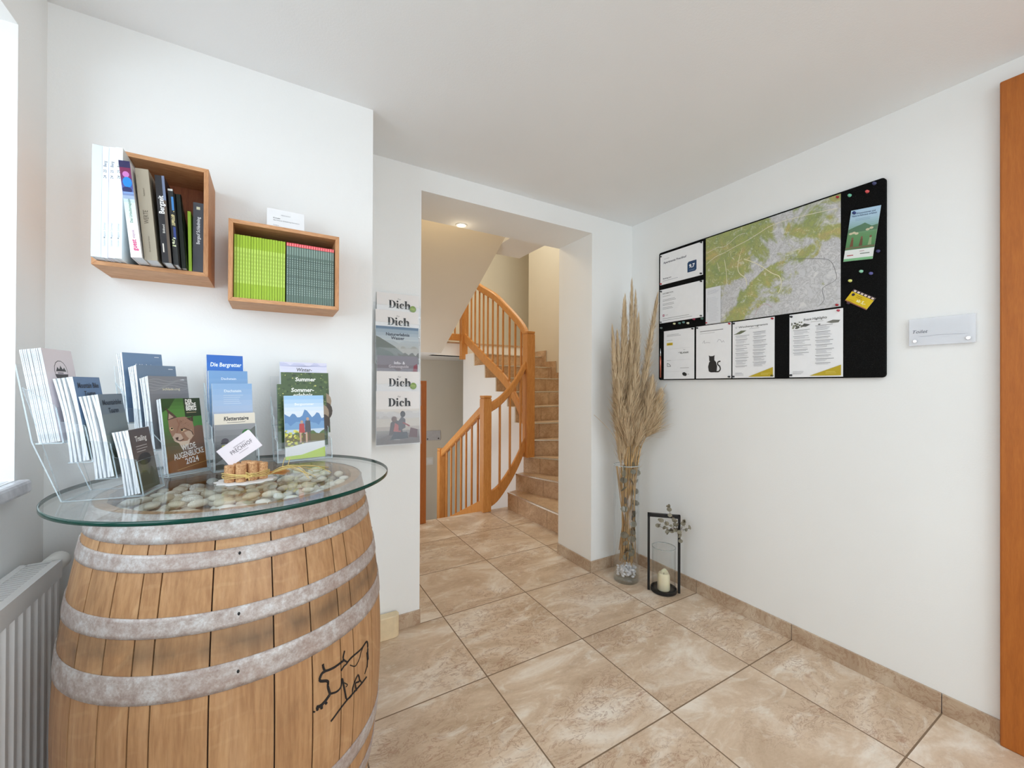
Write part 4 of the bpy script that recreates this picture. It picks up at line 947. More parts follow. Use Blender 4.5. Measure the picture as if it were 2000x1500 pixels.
def sp_mag(A, w_, h_):
    A.grad(0, 0, w_, h_, [(238, 238, 240), (236, 236, 238), (236, 236, 240), (220, 234, 232), (214, 232, 232), (70, 90, 160), (120, 40, 90), (120, 30, 60)])
    A.rect(0, h_*.93, w_, h_, (44, 40, 84)); A.disc(w_*.5, h_*.86, w_*.3, .008, (200, 120, 190)); A.disc(w_*.55, h_*.78, w_*.42, .014, (36, 134, 212)); A.disc(w_*.45, h_*.70, w_*.45, .008, (40, 44, 96)); A.rect(w_*.1, h_*.66, w_, h_*.68, (130, 160, 210))
    vtext(A, 'guest', w_, h_, h_*.07, .010, (214, 30, 120), bold=.02, wd=.030); vtext(A, 'stayok', w_, h_, h_*.20, .006, (190, 150, 170)); vtext(A, 'Das Urlaubsmagazin', w_, h_, h_*.36, .0055, (110, 150, 130))
book('magazine', 'thick red and blue magazine leaning left in front of the white folders', -.3255, -.352, .0225, 1.450, 1.64, ZS, .253, (240, 240, 242), None, sp_mag)
def sp_wer(A, w_, h_): vtext(A, 'WERTE', w_, h_, h_*.40, .010, (90, 80, 66), wd=.036); vtext(A, 'Steiermark', w_, h_, h_*.70, .0035, (110, 100, 86)); vtext(A, 'die schoensten Seiten', w_, h_, h_*.09, .0035, (120, 110, 96))
book('book', 'thick beige book with a plain spine leaning left', -.3005, -.322, .0275, 1.462, 1.66, ZS, .246, (166, 156, 138), None, sp_wer)
def sp_bz(A, w_, h_): A.rect(w_*.7, 0, w_, h_*.72, (92, 78, 66)); A.rect(w_*.72, h_*.72, w_, h_, (110, 122, 150)); vtext(A, 'Bergzeit', w_, h_, h_*.56, .012, (238, 238, 238), bold=.02, wd=.050); vtext(A, 'Bildband', w_, h_, h_*.34, .005, (210, 206, 200)); A.rect(w_*.2, h_*.12, w_*.34, h_*.22, (220, 214, 204))
book('book', 'black picture book with white script lettering on its spine', -.2645, -.2825, .0205, 1.468, 1.66, ZS, .240, (34, 32, 36), None, sp_bz)
def sp_col(A, w_, h_):
    A.rect(0, 0, w_, h_, (40, 42, 44)); A.rect(w_*.55, h_*.72, w_, h_*.90, (70, 140, 210)); A.scatter(w_*.3, h_*.5, w_, h_*.72, 16, .006, [(206, 196, 140), (170, 160, 120)], 2); A.rect(w_*.5, h_*.34, w_, h_*.5, (50, 70, 140)); A.scatter(w_*.1, h_*.24, w_*.8, h_*.36, 9, .005, [(210, 226, 160), (230, 236, 200)], 4); A.rect(0, h_*.975, w_, h_, (226, 226, 222))
book('book', 'narrow book with blue and cream patches on a dark spine', -.2415, -.256, .0110, 1.478, 1.66, ZS, .212, (40, 42, 44), None, sp_col)
book('book', 'black book with a rounded top corner beside the narrow lime one', -.2300, -.2450, .0130, 1.512, 1.682, ZS, .214, (22, 34, 26), None, None, round_=True)
book('book', 'narrow lime green booklet in the upright box shelf', -.2155, -.2195, .0072, 1.534, 1.66, ZS, .177, (168, 208, 62))
def sp_gr(A, w_, h_): vtext(A, 'Bergauf Schladming', w_, h_, h_*.40, .0085, (226, 226, 230), bold=.018, wd=.082); A.rect(w_*.3, h_*.90, w_*.62, h_*.94, (214, 210, 180))
book('book', 'dark grey book standing against the right side of the upright box', -.2065, -.2065, .0270, 1.536, 1.66, ZS, .208, (70, 72, 80), None, sp_gr)
m = MB(); m.box(-.4105, -.385, 1.536, 1.60, ZS-.0005, ZS+.0003, rgb(220, 200, 60))
# --- lower box: 19 lime and 19 grey-green booklets
def sp_lime(A, w_, h_): A.rect(.0006, h_*.24, w_-.0006, h_*.80, (190, 218, 96)); [A.rect(w_*.25, h_*(.28+.06*i), w_*.75, h_*(.315+.06*i), (170, 200, 74)) for i in range(8)]
x = -.1050; src = None
GL1 = 'lime green booklets in the lower box'; LB1 = 'slim lime green booklet standing in the lower box shelf'
for i in range(19):
    if src is None: src = book('booklet', LB1, x, x, .0066, 1.545, 1.66, 1.4742, .200, (158, 190, 44), GL1, sp_lime, cat='booklet'); x0 = x; o = src
    else: o = copy_tree(src); o.location.x += x-x0+0
    o.location.y += R.uniform(-.0012, .0012); x += .00742
def sp_grey(A, w_, h_):
    A.rect(0, h_*.945, w_, h_, (240, 92, 100)); A.rect(w_*.3, h_*.955, w_*.7, h_*.985, (250, 150, 150)); A.rect(.0006, h_*.80, w_-.0006, h_*.93, (126, 148, 138))
    for i in range(17): A.rect(w_*.3, h_*(.14+.037*i), w_*.62, h_*(.160+.037*i), (168, 186, 178))
    for y in (.30, .44, .58, .72): A.rect(0, h_*y, w_, h_*(y+.008), (70, 88, 82))
x = .0390; src2 = None
GL2 = 'grey-green booklets in the lower box'; LB2 = 'slim grey-green booklet with a coral top in the lower box shelf'
for i in range(20):
    if src2 is None: src2 = book('booklet', LB2, x, x, .0065, 1.545, 1.66, 1.4742, .200, (96, 118, 108), GL2, sp_grey, cat='booklet'); x1_ = x; o = src2
    else: o = copy_tree(src2); o.location.x += x-x1_
    o.location.y += R.uniform(-.0012, .0012); x += .00728
# tent card on top
tc = thing('tent_card', 'folded white tent card standing on the lower box shelf', 'card', (.035, 1.60, 1.7175)); o_ = (.035, 1.60, 1.7175)
m = MB(); A0, A1 = (-.018, .093); zt = 1.797
for y_ in (1.575, 1.625):
    p_ = [(A0, y_, 1.7176), (A1, y_, 1.7176), (A1, 1.60, zt), (A0, 1.60, zt)]; d_ = .0006 if y_ < 1.6 else -.0006
    m.add(p_+[(a, b+d_, c) for a, b, c in p_], [(0, 1, 2, 3), (7, 6, 5, 4), (0, 4, 5, 1), (1, 5, 6, 2), (2, 6, 7, 3), (3, 7, 4, 0)])
m.build('folded_sheet', M_PAPER, tc, org=o_)
f = Frame((A0, 1.575, 1.7176), (1, 0, 0), Vector((0, .025, zt-1.7176))); A_ = Art(f)
A_.text('Kontakt', .018, .046, .0045, (70, 70, 74), bold=.01); A_.text('Apartments Schladming Rohrmoos', .018, .038, .0042, (90, 90, 96), width=.078); A_.text('PRECHHOF', .055, .060, .004, (150, 150, 154), 'c'); A_.text('Telefon', .018, .018, .004, (150, 150, 156)); A_.mb.build('print', M_PRINTM, tc, org=o_)

# ================================================================== BROCHURE RACK ON THE PILASTER
rk = thing('brochure_rack', 'tall clear wall rack of six tiers on the pilaster', 'brochure rack', (.515, YB, 1.30)); o_ = (.515, YB, 1.30)
def xwall(px, y): return px
RX0, RW = .420, .205
m = MB(); m.box(RX0-.006, RX0+RW+.018, YB-.006, YB-.002, .93, 1.60); m.build('back_panel', [M_ACRYL], rk, org=o_)
for zz in (1.54, 1.44, 1.33, 1.15):
    m = MB(); m.tube([(RX0+RW+.012, YB-.014, zz), (RX0+RW+.012, YB, zz)], .004, 10); m.build('screw', plain('screw_steel', (.5, .5, .5), .35, .9), rk, org=o_)
def rb(i, zt, h_, y, art, label, dx=0, w_=RW):
    tilt = math.radians(3); U = Vector((1, 0, 0)); V = Vector((0, math.sin(tilt), math.cos(tilt)))
    f = Frame((RX0+dx, y-math.sin(tilt)*h_, zt-h_), U, V)
    leaf(f, w_, h_, .006, 'brochure', label, 'brochures in the wall rack' if False else None, art)
    g = MB(); hh = min(h_*.62, .2)
    p_ = [f.p(-.004, -.006, .003), f.p(w_+.006, -.006, .003), f.p(w_+.006, hh, .003), f.p(w_*.62, hh, .003), f.p(w_*.5, hh-.014, .003), f.p(w_*.38, hh, .003), f.p(-.004, hh, .003)]
    q_ = [p+f.N*.0025 for p in p_]; n = len(p_)
    g.add(p_+q_, [tuple(range(n))[::-1], tuple(range(n, 2*n))]); g.add(p_+q_, [(i_, (i_+1) % n, n+(i_+1) % n, n+i_) for i_ in range(n)], mi=1)
    g.add([f.p(-.004, -.006, .005), f.p(w_+.006, -.006, .005), f.p(w_+.006, -.006, -.012), f.p(-.004, -.006, -.012)], [(0, 1, 2, 3)], mi=0)
    g.build('pocket', [M_ACRYL, M_ACRE], rk, org=o_)
def dich(A, x, y, kx, ky, c):
    q = lambda pts: A.poly([(x+a*kx, y+b*ky) for a, b in pts], c)
    r_ = lambda a, b, c_, d_: q([(a, b), (c_, b), (c_, d_), (a, d_)])
    def ring(cx, cy, ox, oy, ix, iy, a0, a1, dx=0, n=14):
        for i in range(n):
            u, v = math.radians(a0+(a1-a0)*i/n), math.radians(a0+(a1-a0)*(i+1)/n)
            q([(cx+ox*math.cos(u), cy+oy*math.sin(u)), (cx+ox*math.cos(v), cy+oy*math.sin(v)), (cx+dx+ix*math.cos(v), cy+iy*math.sin(v)), (cx+dx+ix*math.cos(u), cy+iy*math.sin(u))])
    r_(.10, 0, .40, 1); r_(0, 0, .5, .05); r_(0, .95, .5, 1); ring(.42, .5, .66, .5, .33, .45, -90, 90)
    ring(1.33, .90, .14, .12, 0, 0, 0, 360); r_(1.2, 0, 1.46, .66); r_(1.12, 0, 1.54, .05); r_(1.10, .61, 1.2, .66)
    ring(2.0, .33, .36, .35, .15, .29, 50, 315, .05); ring(2.20, .50, .12, .11, 0, 0, 0, 360)
    r_(2.50, 0, 2.76, 1.02); r_(2.42, 0, 2.84, .05); r_(2.42, .97, 2.5, 1.02); r_(3.02, 0, 3.28, .48); r_(2.94, 0, 3.36, .05)
    ring(3.0, .42, .28, .25, .06, .12, 0, 150, .0)
def art_dich(badge, photo=False):
    def f(A, w_, h_):
        A.rect(0, 0, w_, h_, (232, 228, 226))
        if photo:
            A.grad(0, 0, w_, h_*.66, [(104, 98, 94), (128, 120, 116), (176, 168, 160), (206, 198, 190), (224, 218, 212)]); A.ridge(0, w_, h_*.3, h_*.60, .012, (206, 200, 196), 3); A.ridge(0, w_*.6, h_*.3, h_*.52, .010, (194, 186, 180), 8); A.rect(0, h_*.30, w_, h_*.48, (206, 196, 184)); A.rect(0, h_*.26, w_, h_*.33, (184, 172, 162))
            A.poly([(0, 0), (w_, 0), (w_, h_*.12), (w_*.72, h_*.20), (w_*.45, h_*.24), (w_*.2, h_*.16), (0, h_*.10)], (112, 102, 98))
            A.poly([(w_*.28, h_*.16), (w_*.60, h_*.2), (w_*.56, h_*.40), (w_*.42, h_*.47), (w_*.32, h_*.40)], (84, 70, 70)); A.disc(w_*.40, h_*.47, .013, .013, (112, 84, 74)); A.poly([(w_*.38, h_*.24), (w_*.55, h_*.22), (w_*.54, h_*.33), (w_*.42, h_*.40)], (176, 96, 92))
            A.poly([(w_*.50, h_*.24), (w_*.66, h_*.30), (w_*.66, h_*.46), (w_*.58, h_*.52), (w_*.50, h_*.44)], (92, 84, 88)); A.disc(w_*.60, h_*.56, .012, .015, (56, 48, 50)); A.line([(w_*.60, h_*.40), (w_*.76, h_*.33)], .007, (150, 70, 70)); A.poly([(w_*.74, h_*.12), (w_*.93, h_*.10), (w_*.95, h_*.26), (w_*.78, h_*.30)], (92, 48, 48))
            A.poly([(w_*.3, h_*.08), (w_*.72, h_*.10), (w_*.70, h_*.22), (w_*.4, h_*.22)], (70, 68, 74)); A.text('Schladming', w_*.46, h_*.075, .0045, (220, 216, 214), 'c')
        A.text('Für', w_*.52, h_-.030, .0085, (120, 116, 114), 'c', shear=.3); dich(A, w_*.27, h_-.072, .104/3.3, .038, (22, 20, 20))
        if not photo: A.lines(w_*.38, h_-.062, w_*.3, 1, .004, .0012, (150, 146, 144), jit=0)
        if badge: A.disc(w_*.84, h_-.070, .016, .016, (120, 150, 40), 20); A.lines(w_*.79, h_-.068, .02, 2, .005, .0015, (210, 220, 120), jit=0)
    return f
def art_water(A, w_, h_):
    A.grad(0, 0, w_, h_, [(90, 94, 92), (196, 196, 190), (188, 198, 204), (130, 152, 172)]); A.rect(0, h_-.012, w_, h_, (98, 124, 150)); A.text('Naturerlebnis', w_*.5, h_-.044, .0145, (38, 48, 64), 'c', bold=.03); A.text('Wasser', w_*.5, h_-.062, .0145, (38, 48, 64), 'c', bold=.03)
    b = h_-.150; A.ridge(w_*.3, w_, b, b+.050, .010, (176, 174, 166), 5); A.poly([(0, b), (w_*.78, b), (w_*.6, b+.026), (w_*.42, b+.055), (w_*.25, b+.075), (w_*.08, b+.095), (0, b+.102)], (112, 118, 110)); A.poly([(0, b), (w_*.5, b), (w_*.3, b+.03), (0, b+.05)], (84, 94, 84)); A.ridge(w_*.5, w_, b, b+.02, .008, (92, 88, 78), 2)
def art_info(A, w_, h_): A.grad(0, 0, w_, h_, [(96, 84, 92), (128, 118, 124), (120, 112, 122)]); A.text('Info- &', w_*.54, h_-.040, .0135, (226, 220, 226), 'c', bold=.02); A.text('Genussguide', w_*.52, h_-.057, .0135, (206, 198, 206), 'c', bold=.01); A.poly([(w_*.86, h_-.08), (w_*.98, h_-.08), (w_*.98, h_-.035), (w_*.9, h_-.045)], (132, 44, 60))
rb(0, 1.648, .16, 2.006, art_dich(True), 'topmost white Dich brochure with a green dot in the wall rack', .008)
rb(1, 1.563, .16, 1.996, art_dich(False), 'second white Dich brochure from the top, without a green dot')
rb(2, 1.484, .18, 1.986, art_water, 'blue and grey brochure headed Naturerlebnis Wasser in the wall rack')
rb(3, 1.343, .16, 1.976, art_info, 'mauve brochure headed Info and Genussguide in the wall rack', .004, .195)
rb(4, 1.268, .16, 1.966, art_dich(True), 'white Dich brochure with a green dot below the mauve one')
rb(5, 1.174, .25, 1.955, art_dich(False, True), 'lowest Dich brochure with two seated people before misty mountains', -.004)
# cream cover low on the pilaster, behind the barrel
m = MB(); m.prism([(.385, 2.006), (.53, 2.006), (.535, 1.985), (.53, 1.968), (.515, 1.958), (.385, 1.958)], .0, .105); o = m.build('corner_block', plain('cream_plastic', rgb(226, 206, 170), .5), bevel=.004, org=(.46, 1.98, 0)); tag(o, 'small cream block on the floor between the barrel and the pilaster', 'block')

# ================================================================== PINBOARD
BX = XW-.018
BF = Frame((BX, 1.7765, 1.2415), (0, -1, 0), (0, 0, 1)); BW, BHH = 1.1185, .8087
t = NT('black_felt'); v = t.coord(); f = t.noise(v, 420, 3, .8); t.base(t.ramp(f, [(.45, (.004, .004, .004)), (.62, (.010, .010, .010)), (.72, (.06, .06, .06))])); t.set(.95); t.b.inputs['Specular IOR Level'].default_value = .1; M_FELT = t.m
pb = thing('pinboard', 'large black felt pinboard on the right wall covered with notices', 'pinboard', tuple(BF.p(BW/2, 0, -.009))); po = tuple(BF.p(BW/2, 0, -.009))
r_ = .014; pts = []
for cx, cy_, a0 in ((BW-r_, r_, -90), (BW-r_, BHH-r_, 0), (r_, BHH-r_, 90), (r_, r_, 180)): pts += [(cx+r_*math.cos(math.radians(a0+15*i)), cy_+r_*math.sin(math.radians(a0+15*i))) for i in range(7)]
m = MB(); n = len(pts); vs_ = [BF.p(a, b, z) for z in (-.0175, 0) for a, b in pts]; m.add(vs_, [tuple(range(n))[::-1], tuple(range(n, 2*n))]+[(i, (i+1) % n, n+(i+1) % n, n+i) for i in range(n)]); m.build('felt_panel', M_FELT, pb, org=po, bevel=.003)
def sheet(name, label, x0, y0, x1, y1, art, cat='notice', rot=0, mat=None, lift=.0012, th=.0006, group=None):
    w_, h_ = x1-x0, y1-y0; U = BF.U*math.cos(rot)+BF.V*math.sin(rot); V = BF.V*math.cos(rot)-BF.U*math.sin(rot); f = Frame(BF.p(x0, y0, lift), U, V)
    base = f.p(w_/2, h_/2, 0); m = MB(); vs_ = [f.p(x, y, z) for z in (-th, 0) for x, y in ((0, 0), (w_, 0), (w_, h_), (0, h_))]
    m.add(vs_, [(3, 2, 1, 0), (4, 5, 6, 7), (0, 1, 5, 4), (1, 2, 6, 5), (2, 3, 7, 6), (3, 0, 4, 7)]); o = m.build(name, mat or M_PAPER, None, org=tuple(base)); tag(o, label, cat, group)
    if art:
        A_ = Art(f, .0003, .00004); art(A_, w_, h_)
        if A_.mb.v: A_.mb.build('print', M_PRINTM, o, org=tuple(base))
    return o, f
def by(y, z): return 1.7765-y, z-1.2415
DK = (60, 58, 80)
def art_book(A, w_, h_):
    A.text('Guest Review', .03, h_-.035, .005, (110, 110, 130)); A.text('Apartments Prechhof', .025, h_-.062, .0125, DK, bold=.02, width=.165)
    x, y = .198, .035; A.poly([(x, y), (x+.052, y), (x+.060, y+.008), (x+.060, y+.063), (x+.008, y+.063), (x, y+.055)], (34, 66, 104)); A.text('9,7', x+.030, y+.026, .020, (246, 248, 252), 'c', bold=.03, width=.038); A.lines(x+.012, y+.010, .036, 1, .004, .0015, (150, 176, 206), jit=0)
    A.text('Booking.com', .022, .033, .0075, DK, bold=.02, width=.062); A.lines(.022, .021, .11, 1, .005, .0018, (150, 150, 170), jit=0)
def art_info2(A, w_, h_):
    A.text('INFORMATION', .022, h_-.032, .0085, (90, 90, 92), bold=.01, width=.078); A.lines(.022, h_-.046, .06, 1, .01, .002, (150, 150, 152), jit=0)
    A.lines(.022, h_-.068, .10, 2, .008, .002, (140, 140, 142)); A.lines(.022, h_-.094, .085, 2, .008, .002, (140, 140, 142)); A.lines(.022, h_-.118, .08, 2, .008, .002, (140, 140, 142))
    A.rect(.022, .040, .036, .054, (168, 92, 116)); A.rect(.026, .044, .032, .050, (230, 200, 210)); A.lines(.043, .046, .02, 1, .004, .002, (150, 150, 154), jit=0); A.lines(.022, .026, .19, 1, .01, .002, (130, 130, 132), jit=0); A.lines(.022, .014, .21, 1, .01, .002, (140, 140, 142), jit=0)
def art_links(A, w_, h_):
    A.lines(.022, h_-.028, .11, 2, .008, .002, (150, 150, 150)); A.lines(.022, h_-.062, .055, 1, .008, .002, (180, 176, 150)); A.rect(.022, h_-.092, .066, h_-.076, (216, 186, 40)); A.lines(.028, h_-.086, .030, 1, .004, .004, (120, 100, 30), jit=0)
    for k in range(1, 4): A.lines(.02, h_-.045-.07*k, w_-.05, 1, .01, .0006, (190, 190, 190), jit=0)
    A.text('Taxi', .14, h_-.128, .006, (120, 120, 120)); A.text('PLANAI', .118, h_-.148, .011, (90, 92, 90), shear=.2, bold=.02, width=.060); A.line([(.106, h_-.142), (.116, h_-.138), (.130, h_-.150)], .002, (90, 92, 90))
    A.lines(.022, h_-.186, .03, 1, .008, .002, (150, 150, 150), jit=0); A.line([(.026, h_-.222), (.026, h_-.202), (.036, h_-.206), (.046, h_-.212), (.052, h_-.222), (.026, h_-.222)], .003, (100, 104, 100)); A.lines(.12, h_-.235, .06, 1, .008, .002, (150, 150, 150), jit=0)
    A.poly([(.134, .030), (.140, .020), (.156, .016), (.166, .022), (.164, .032), (.150, .040), (.138, .038)], (38, 38, 38)); A.lines(.17, .026, .012, 1, .004, .002, (120, 120, 120), jit=0)
def art_cat(A, w_, h_):
    A.lines(.025, h_-.034, .14, 1, .008, .004, (146, 146, 148), jit=0); A.lines(.025, h_-.045, .09, 1, .008, .0018, (176, 176, 178), jit=0)
    A.line([(.04, h_-.10), (.052, h_-.085), (.052, h_-.10), (.066, h_-.097), (.088, h_-.10)], .0015, (150, 150, 158)); A.line([(.13, h_-.10), (.14, h_-.086), (.15, h_-.09), (.158, h_-.104), (.166, h_-.095), (.172, h_-.106)], .0015, (150, 150, 158))
    k = (40, 38, 38); A.poly([(.080, .040), (.092, .034), (.116, .034), (.128, .042), (.130, .068), (.124, .090), (.114, .102), (.092, .102), (.082, .090), (.076, .066)], k)
    A.poly([(.083, .098), (.082, .120), (.080, .130), (.090, .125), (.106, .125), (.116, .130), (.114, .120), (.114, .098)], k); A.line([(.118, .037), (.140, .037), (.150, .050), (.146, .066), (.132, .078), (.136, .092), (.150, .094)], .007, k)
def art_prog(title, left_full, green):
    def f(A, w_, h_):
        q = random.Random(len(title)); A.text(title, w_*.5, h_-.036, .009 if left_full else .0105, (90, 90, 88), 'c', bold=.02, width=w_*(.70 if left_full else .44), shear=.1); A.lines(w_*.42, h_-.046, .05, 1, .004, .0018, (170, 170, 170), jit=0)
        if left_full: A.line([(.015, h_-.028), (.02, h_-.036), (.026, h_-.026)], .0015, (150, 150, 156)); A.poly([(.004, h_-.068), (.02, h_-.063), (.045, h_-.05), (.075, h_-.052), (.06, h_-.06), (.04, h_-.068)], (110, 116, 92))
        else:
            A.scatter(.008, h_-.070, .055, h_-.038, 40, .006, [(96, 98, 84), (140, 142, 126), (70, 74, 66)], 3); A.poly([(.05, h_-.062), (.062, h_-.048), (.088, h_-.056), (.07, h_-.064)], (84, 84, 80)); A.poly([(.150, h_-.054), (.175, h_-.046), (.202, h_-.050), (.196, h_-.060), (.17, h_-.060)], (120, 120, 112)); A.disc(w_*.58, h_-.060, .005, .003, (110, 110, 108))
        for cx, y0, yend, ww in ((.018, h_-.078, (.055 if left_full else .10), .075), (.110, h_-.066, .052, .072)):
            y = y0
            while y > yend:
                A.lines(cx-.002, y, ww, 1, .004, .0019, (136, 136, 138), q, .2); y -= .0052
                for _ in range(q.choice((1, 2, 3, 4))):
                    if y < yend: break
                    A.lines(cx+.002, y, ww*.85, 1, .004, .0014, (176, 176, 180), q, .45); y -= .0046
                y -= .005
        A.poly([(w_*.40, .006), (w_*.97, .006), (w_*.97, .052)], (190, 166, 40)); A.lines(w_*.70, .022, .045, 2, .006, .0016, (226, 208, 110), q); A.lines(.016, .026, .05, 3, .006, .0016, (176, 176, 180), q)
    return f
# the map: relief colours by noise, roads and a legend printed on it
def mapmat():
    t = NT('trail_map'); v = t.coord(); n1 = t.noise(v, 5.2, 5, .62, .5); n2 = t.noise(v, 26, 8, .74, 1.4); n3 = t.noise(v, 11, 4, .6, .8); n4 = t.noise(v, 70, 4, .7)
    sx = t.add('ShaderNodeSeparateXYZ'); t.link(v, sx.inputs[0])
    lowr = t.math('ADD', t.math('MULTIPLY', sx.outputs[1], .45), t.math('MULTIPLY', sx.outputs[2], .55))
    g = t.math('ADD', t.math('MULTIPLY_ADD', n3, .35, -.17), t.math('ADD', n1, t.math('MULTIPLY', lowr, .7)))
    green = t.ramp(n3, [(.35, rgb(142, 160, 100)), (.55, rgb(168, 174, 104)), (.7, rgb(190, 176, 112))])
    col = t.mix(t.ramp(g, [(.46, (0, 0, 0)), (.54, (1, 1, 1))]), rgb(206, 206, 208), green)
    ve = t.math('ABSOLUTE', t.math('SUBTRACT', n2, .5))
    col = t.mix(t.math('MULTIPLY', t.ramp(ve, [(0, (1, 1, 1)), (.035, (0, 0, 0))]), .5), col, rgb(122, 120, 114))
    col = t.mix(t.math('MULTIPLY', t.ramp(n2, [(.56, (0, 0, 0)), (.64, (1, 1, 1))]), .5), col, rgb(232, 230, 226))
    col = t.mix(t.math('MULTIPLY', t.ramp(n4, [(.62, (0, 0, 0)), (.68, (1, 1, 1))]), .45), col, rgb(120, 118, 108))
    t.base(col); t.set(.5); return t.m
def art_map(A, w_, h_):
    def q(pts):  # traced in the full-size picture of the map, 1450 x 1430, corner slope taken out
        out = []
        for x, y in pts:
            fx = (x-65)/1455; top = 530-fx*490; bot = 1465-fx*195; out.append((fx**1.0*w_*(1-.0)+0*w_ if False else w_*(fx*(1/1.42)/(1-fx*(1-1/1.42))), h_*(1-(y-top)/(bot-top))))
        return out
    q0 = q
    def q(p_): return [(v_.x, v_.y) for v_ in curve([(a_, b_+(R.random()-.5)*.006, 0) for a_, b_ in q0(p_)], 5)] if len(p_) > 1 else q0(p_)
    cream = (226, 222, 190); A.line(q([(80, 800), (250, 700), (400, 640), (560, 560), (720, 480), (860, 400), (1000, 320), (1200, 250), (1500, 200)]), .0026, (226, 220, 200)); A.line(q([(80, 690), (260, 610), (420, 570), (600, 440), (700, 400)]), .002, (226, 218, 206))
    A.line(q([(630, 650), (600, 780), (620, 850), (700, 910), (720, 1000)]), .0035, cream); A.line(q([(680, 700), (850, 750), (1000, 860), (1070, 900), (1090, 1000), (1060, 1090)]), .0035, cream); A.line(q([(400, 720), (430, 850), (440, 1000)]), .0028, cream); A.line(q([(280, 760), (320, 860)]), .002, cream)
    A.line(q([(1220, 710), (1330, 720), (1450, 760), (1490, 880), (1490, 980), (1410, 1060), (1420, 1180), (1390, 1250)]), .0018, (110, 110, 112)); A.line(q([(1160, 650), (1180, 720), (1220, 700)]), .0015, (130, 130, 130))
    A.line(q([(820, 1340), (850, 1260), (930, 1200), (1000, 1240)]), .0014, (196, 150, 150))
    sq = random.Random(8)
    for x, y in [(sq.uniform(380, 860), sq.uniform(520, 680)) for _ in range(40)]+[(sq.uniform(100, 1450), sq.uniform(700, 1100)) for _ in range(14)]:
        p_ = q([(x, y)])[0]
        if 0 < p_[0] < w_ and 0 < p_[1] < h_: A.disc(p_[0], p_[1], .0016, .0014, (60, 62, 60), 6)
    A.rect(.002, .002, .092, .205, (222, 224, 228)); A.lines(.012, .188, .07, 4, .006, .0014, (176, 178, 188)); A.line([(.014, .15), (.014, .07)], .0012, (110, 112, 120)); A.lines(.022, .145, .06, 16, .0085, .0014, (190, 192, 200)); A.line([(w_*.63, 0), (w_*.63, h_)], .0006, (196, 196, 194))
M1 = by(1.448, 1.552)
o, fmap = sheet('hiking_map', 'large green and white relief map pinned in the middle of the board', M1[0], M1[1], M1[0]+.640, M1[1]+.490, art_map, 'map', mat=mapmat())
a = by(1.765, 1.8425); sheet('notice', 'notice headed Apartments with a blue 9,7 badge, top left of the board', a[0], a[1]+.0, a[0]+.299, a[1]+.192, art_book)
a = by(1.767, 1.600); sheet('notice', 'information sheet with a small pink icon under the 9,7 notice', a[0], a[1], a[0]+.304, a[1]+.212, art_info2)
a = by(1.735, 1.247); sheet('notice', 'sheet of links with a yellow bar, lower left of the board', a[0], a[1], a[0]+.215, a[1]+.300, art_links)
a = by(1.508, 1.247); sheet('notice', 'white sheet with a black cat silhouette', a[0], a[1], a[0]+.211, a[1]+.301, art_cat)
a = by(1.290, 1.247); sheet('notice', 'dense two-column programme with a gold corner beside the cat sheet', a[0], a[1], a[0]+.212, a[1]+.299, art_prog('Wochenprogramm', True, 0))
a = by(1.011, 1.247); sheet('notice', 'Event Highlights programme with a gold corner, standing apart on the right', a[0], a[1], a[0]+.212, a[1]+.297, art_prog('Event Highlights', False, 0))
def art_flyer(A, w_, h_):
    A.rect(0, 0, w_, h_, (226, 232, 226)); A.grad(0, h_*.22, w_, h_, [(80, 130, 84), (96, 146, 96), (106, 150, 104), (150, 186, 190), (176, 206, 226), (176, 208, 232)])
    A.poly([(0, h_*.56), (w_, h_*.56), (w_, h_*.66), (w_*.8, h_*.64), (w_*.55, h_*.72), (w_*.4, h_*.69), (w_*.2, h_*.66), (0, h_*.62)], (92, 128, 100)); A.disc(w_*.10, h_*.955, .006, .006, (50, 66, 120))
    A.text('Wissenswertes und', w_*.2, h_*.91, .007, (58, 78, 118), bold=.02, width=w_*.64); A.text('Naturerlebnisse erleben', w_*.06, h_*.865, .007, (58, 78, 118), bold=.02, width=w_*.84); A.lines(w_*.2, h_*.81, w_*.5, 2, .006, .0014, (130, 160, 190), jit=0)
    for x, y in ((.12, .54), (.22, .55), (.32, .53), (.68, .58), (.80, .60)): A.disc(w_*x, h_*y, .007, .005, (206, 200, 170), 8)
    for x, c in ((.2, (120, 84, 60)), (.52, (110, 80, 62)), (.82, (150, 170, 130))): A.poly([(w_*x-.006, h_*.28), (w_*x+.006, h_*.28), (w_*x+.004, h_*.42), (w_*x-.003, h_*.42)], c); A.disc(w_*x, h_*.44, .004, .005, (130, 96, 76), 8)
    A.rect(0, h_*.24, w_, h_*.27, (120, 110, 84)); A.rect(0, h_*.05, w_, h_*.22, (232, 236, 234)); A.rect(0, 0, w_, h_*.05, (130, 190, 140)); A.lines(w_*.1, h_*.10, w_*.22, 1, .005, .004, (176, 90, 90), jit=0); A.lines(w_*.55, h_*.12, w_*.32, 1, .005, .003, (80, 100, 80), jit=0); A.lines(w_*.52, h_*.17, w_*.16, 1, .005, .002, (160, 110, 120), jit=0)
a = by(.797, 1.742); sheet('flyer', 'pale blue and green alpine flyer pinned askew at the top right of the board', a[0], a[1], a[0]+.100, a[1]+.212, art_flyer, 'flyer', rot=-.13, lift=.004)
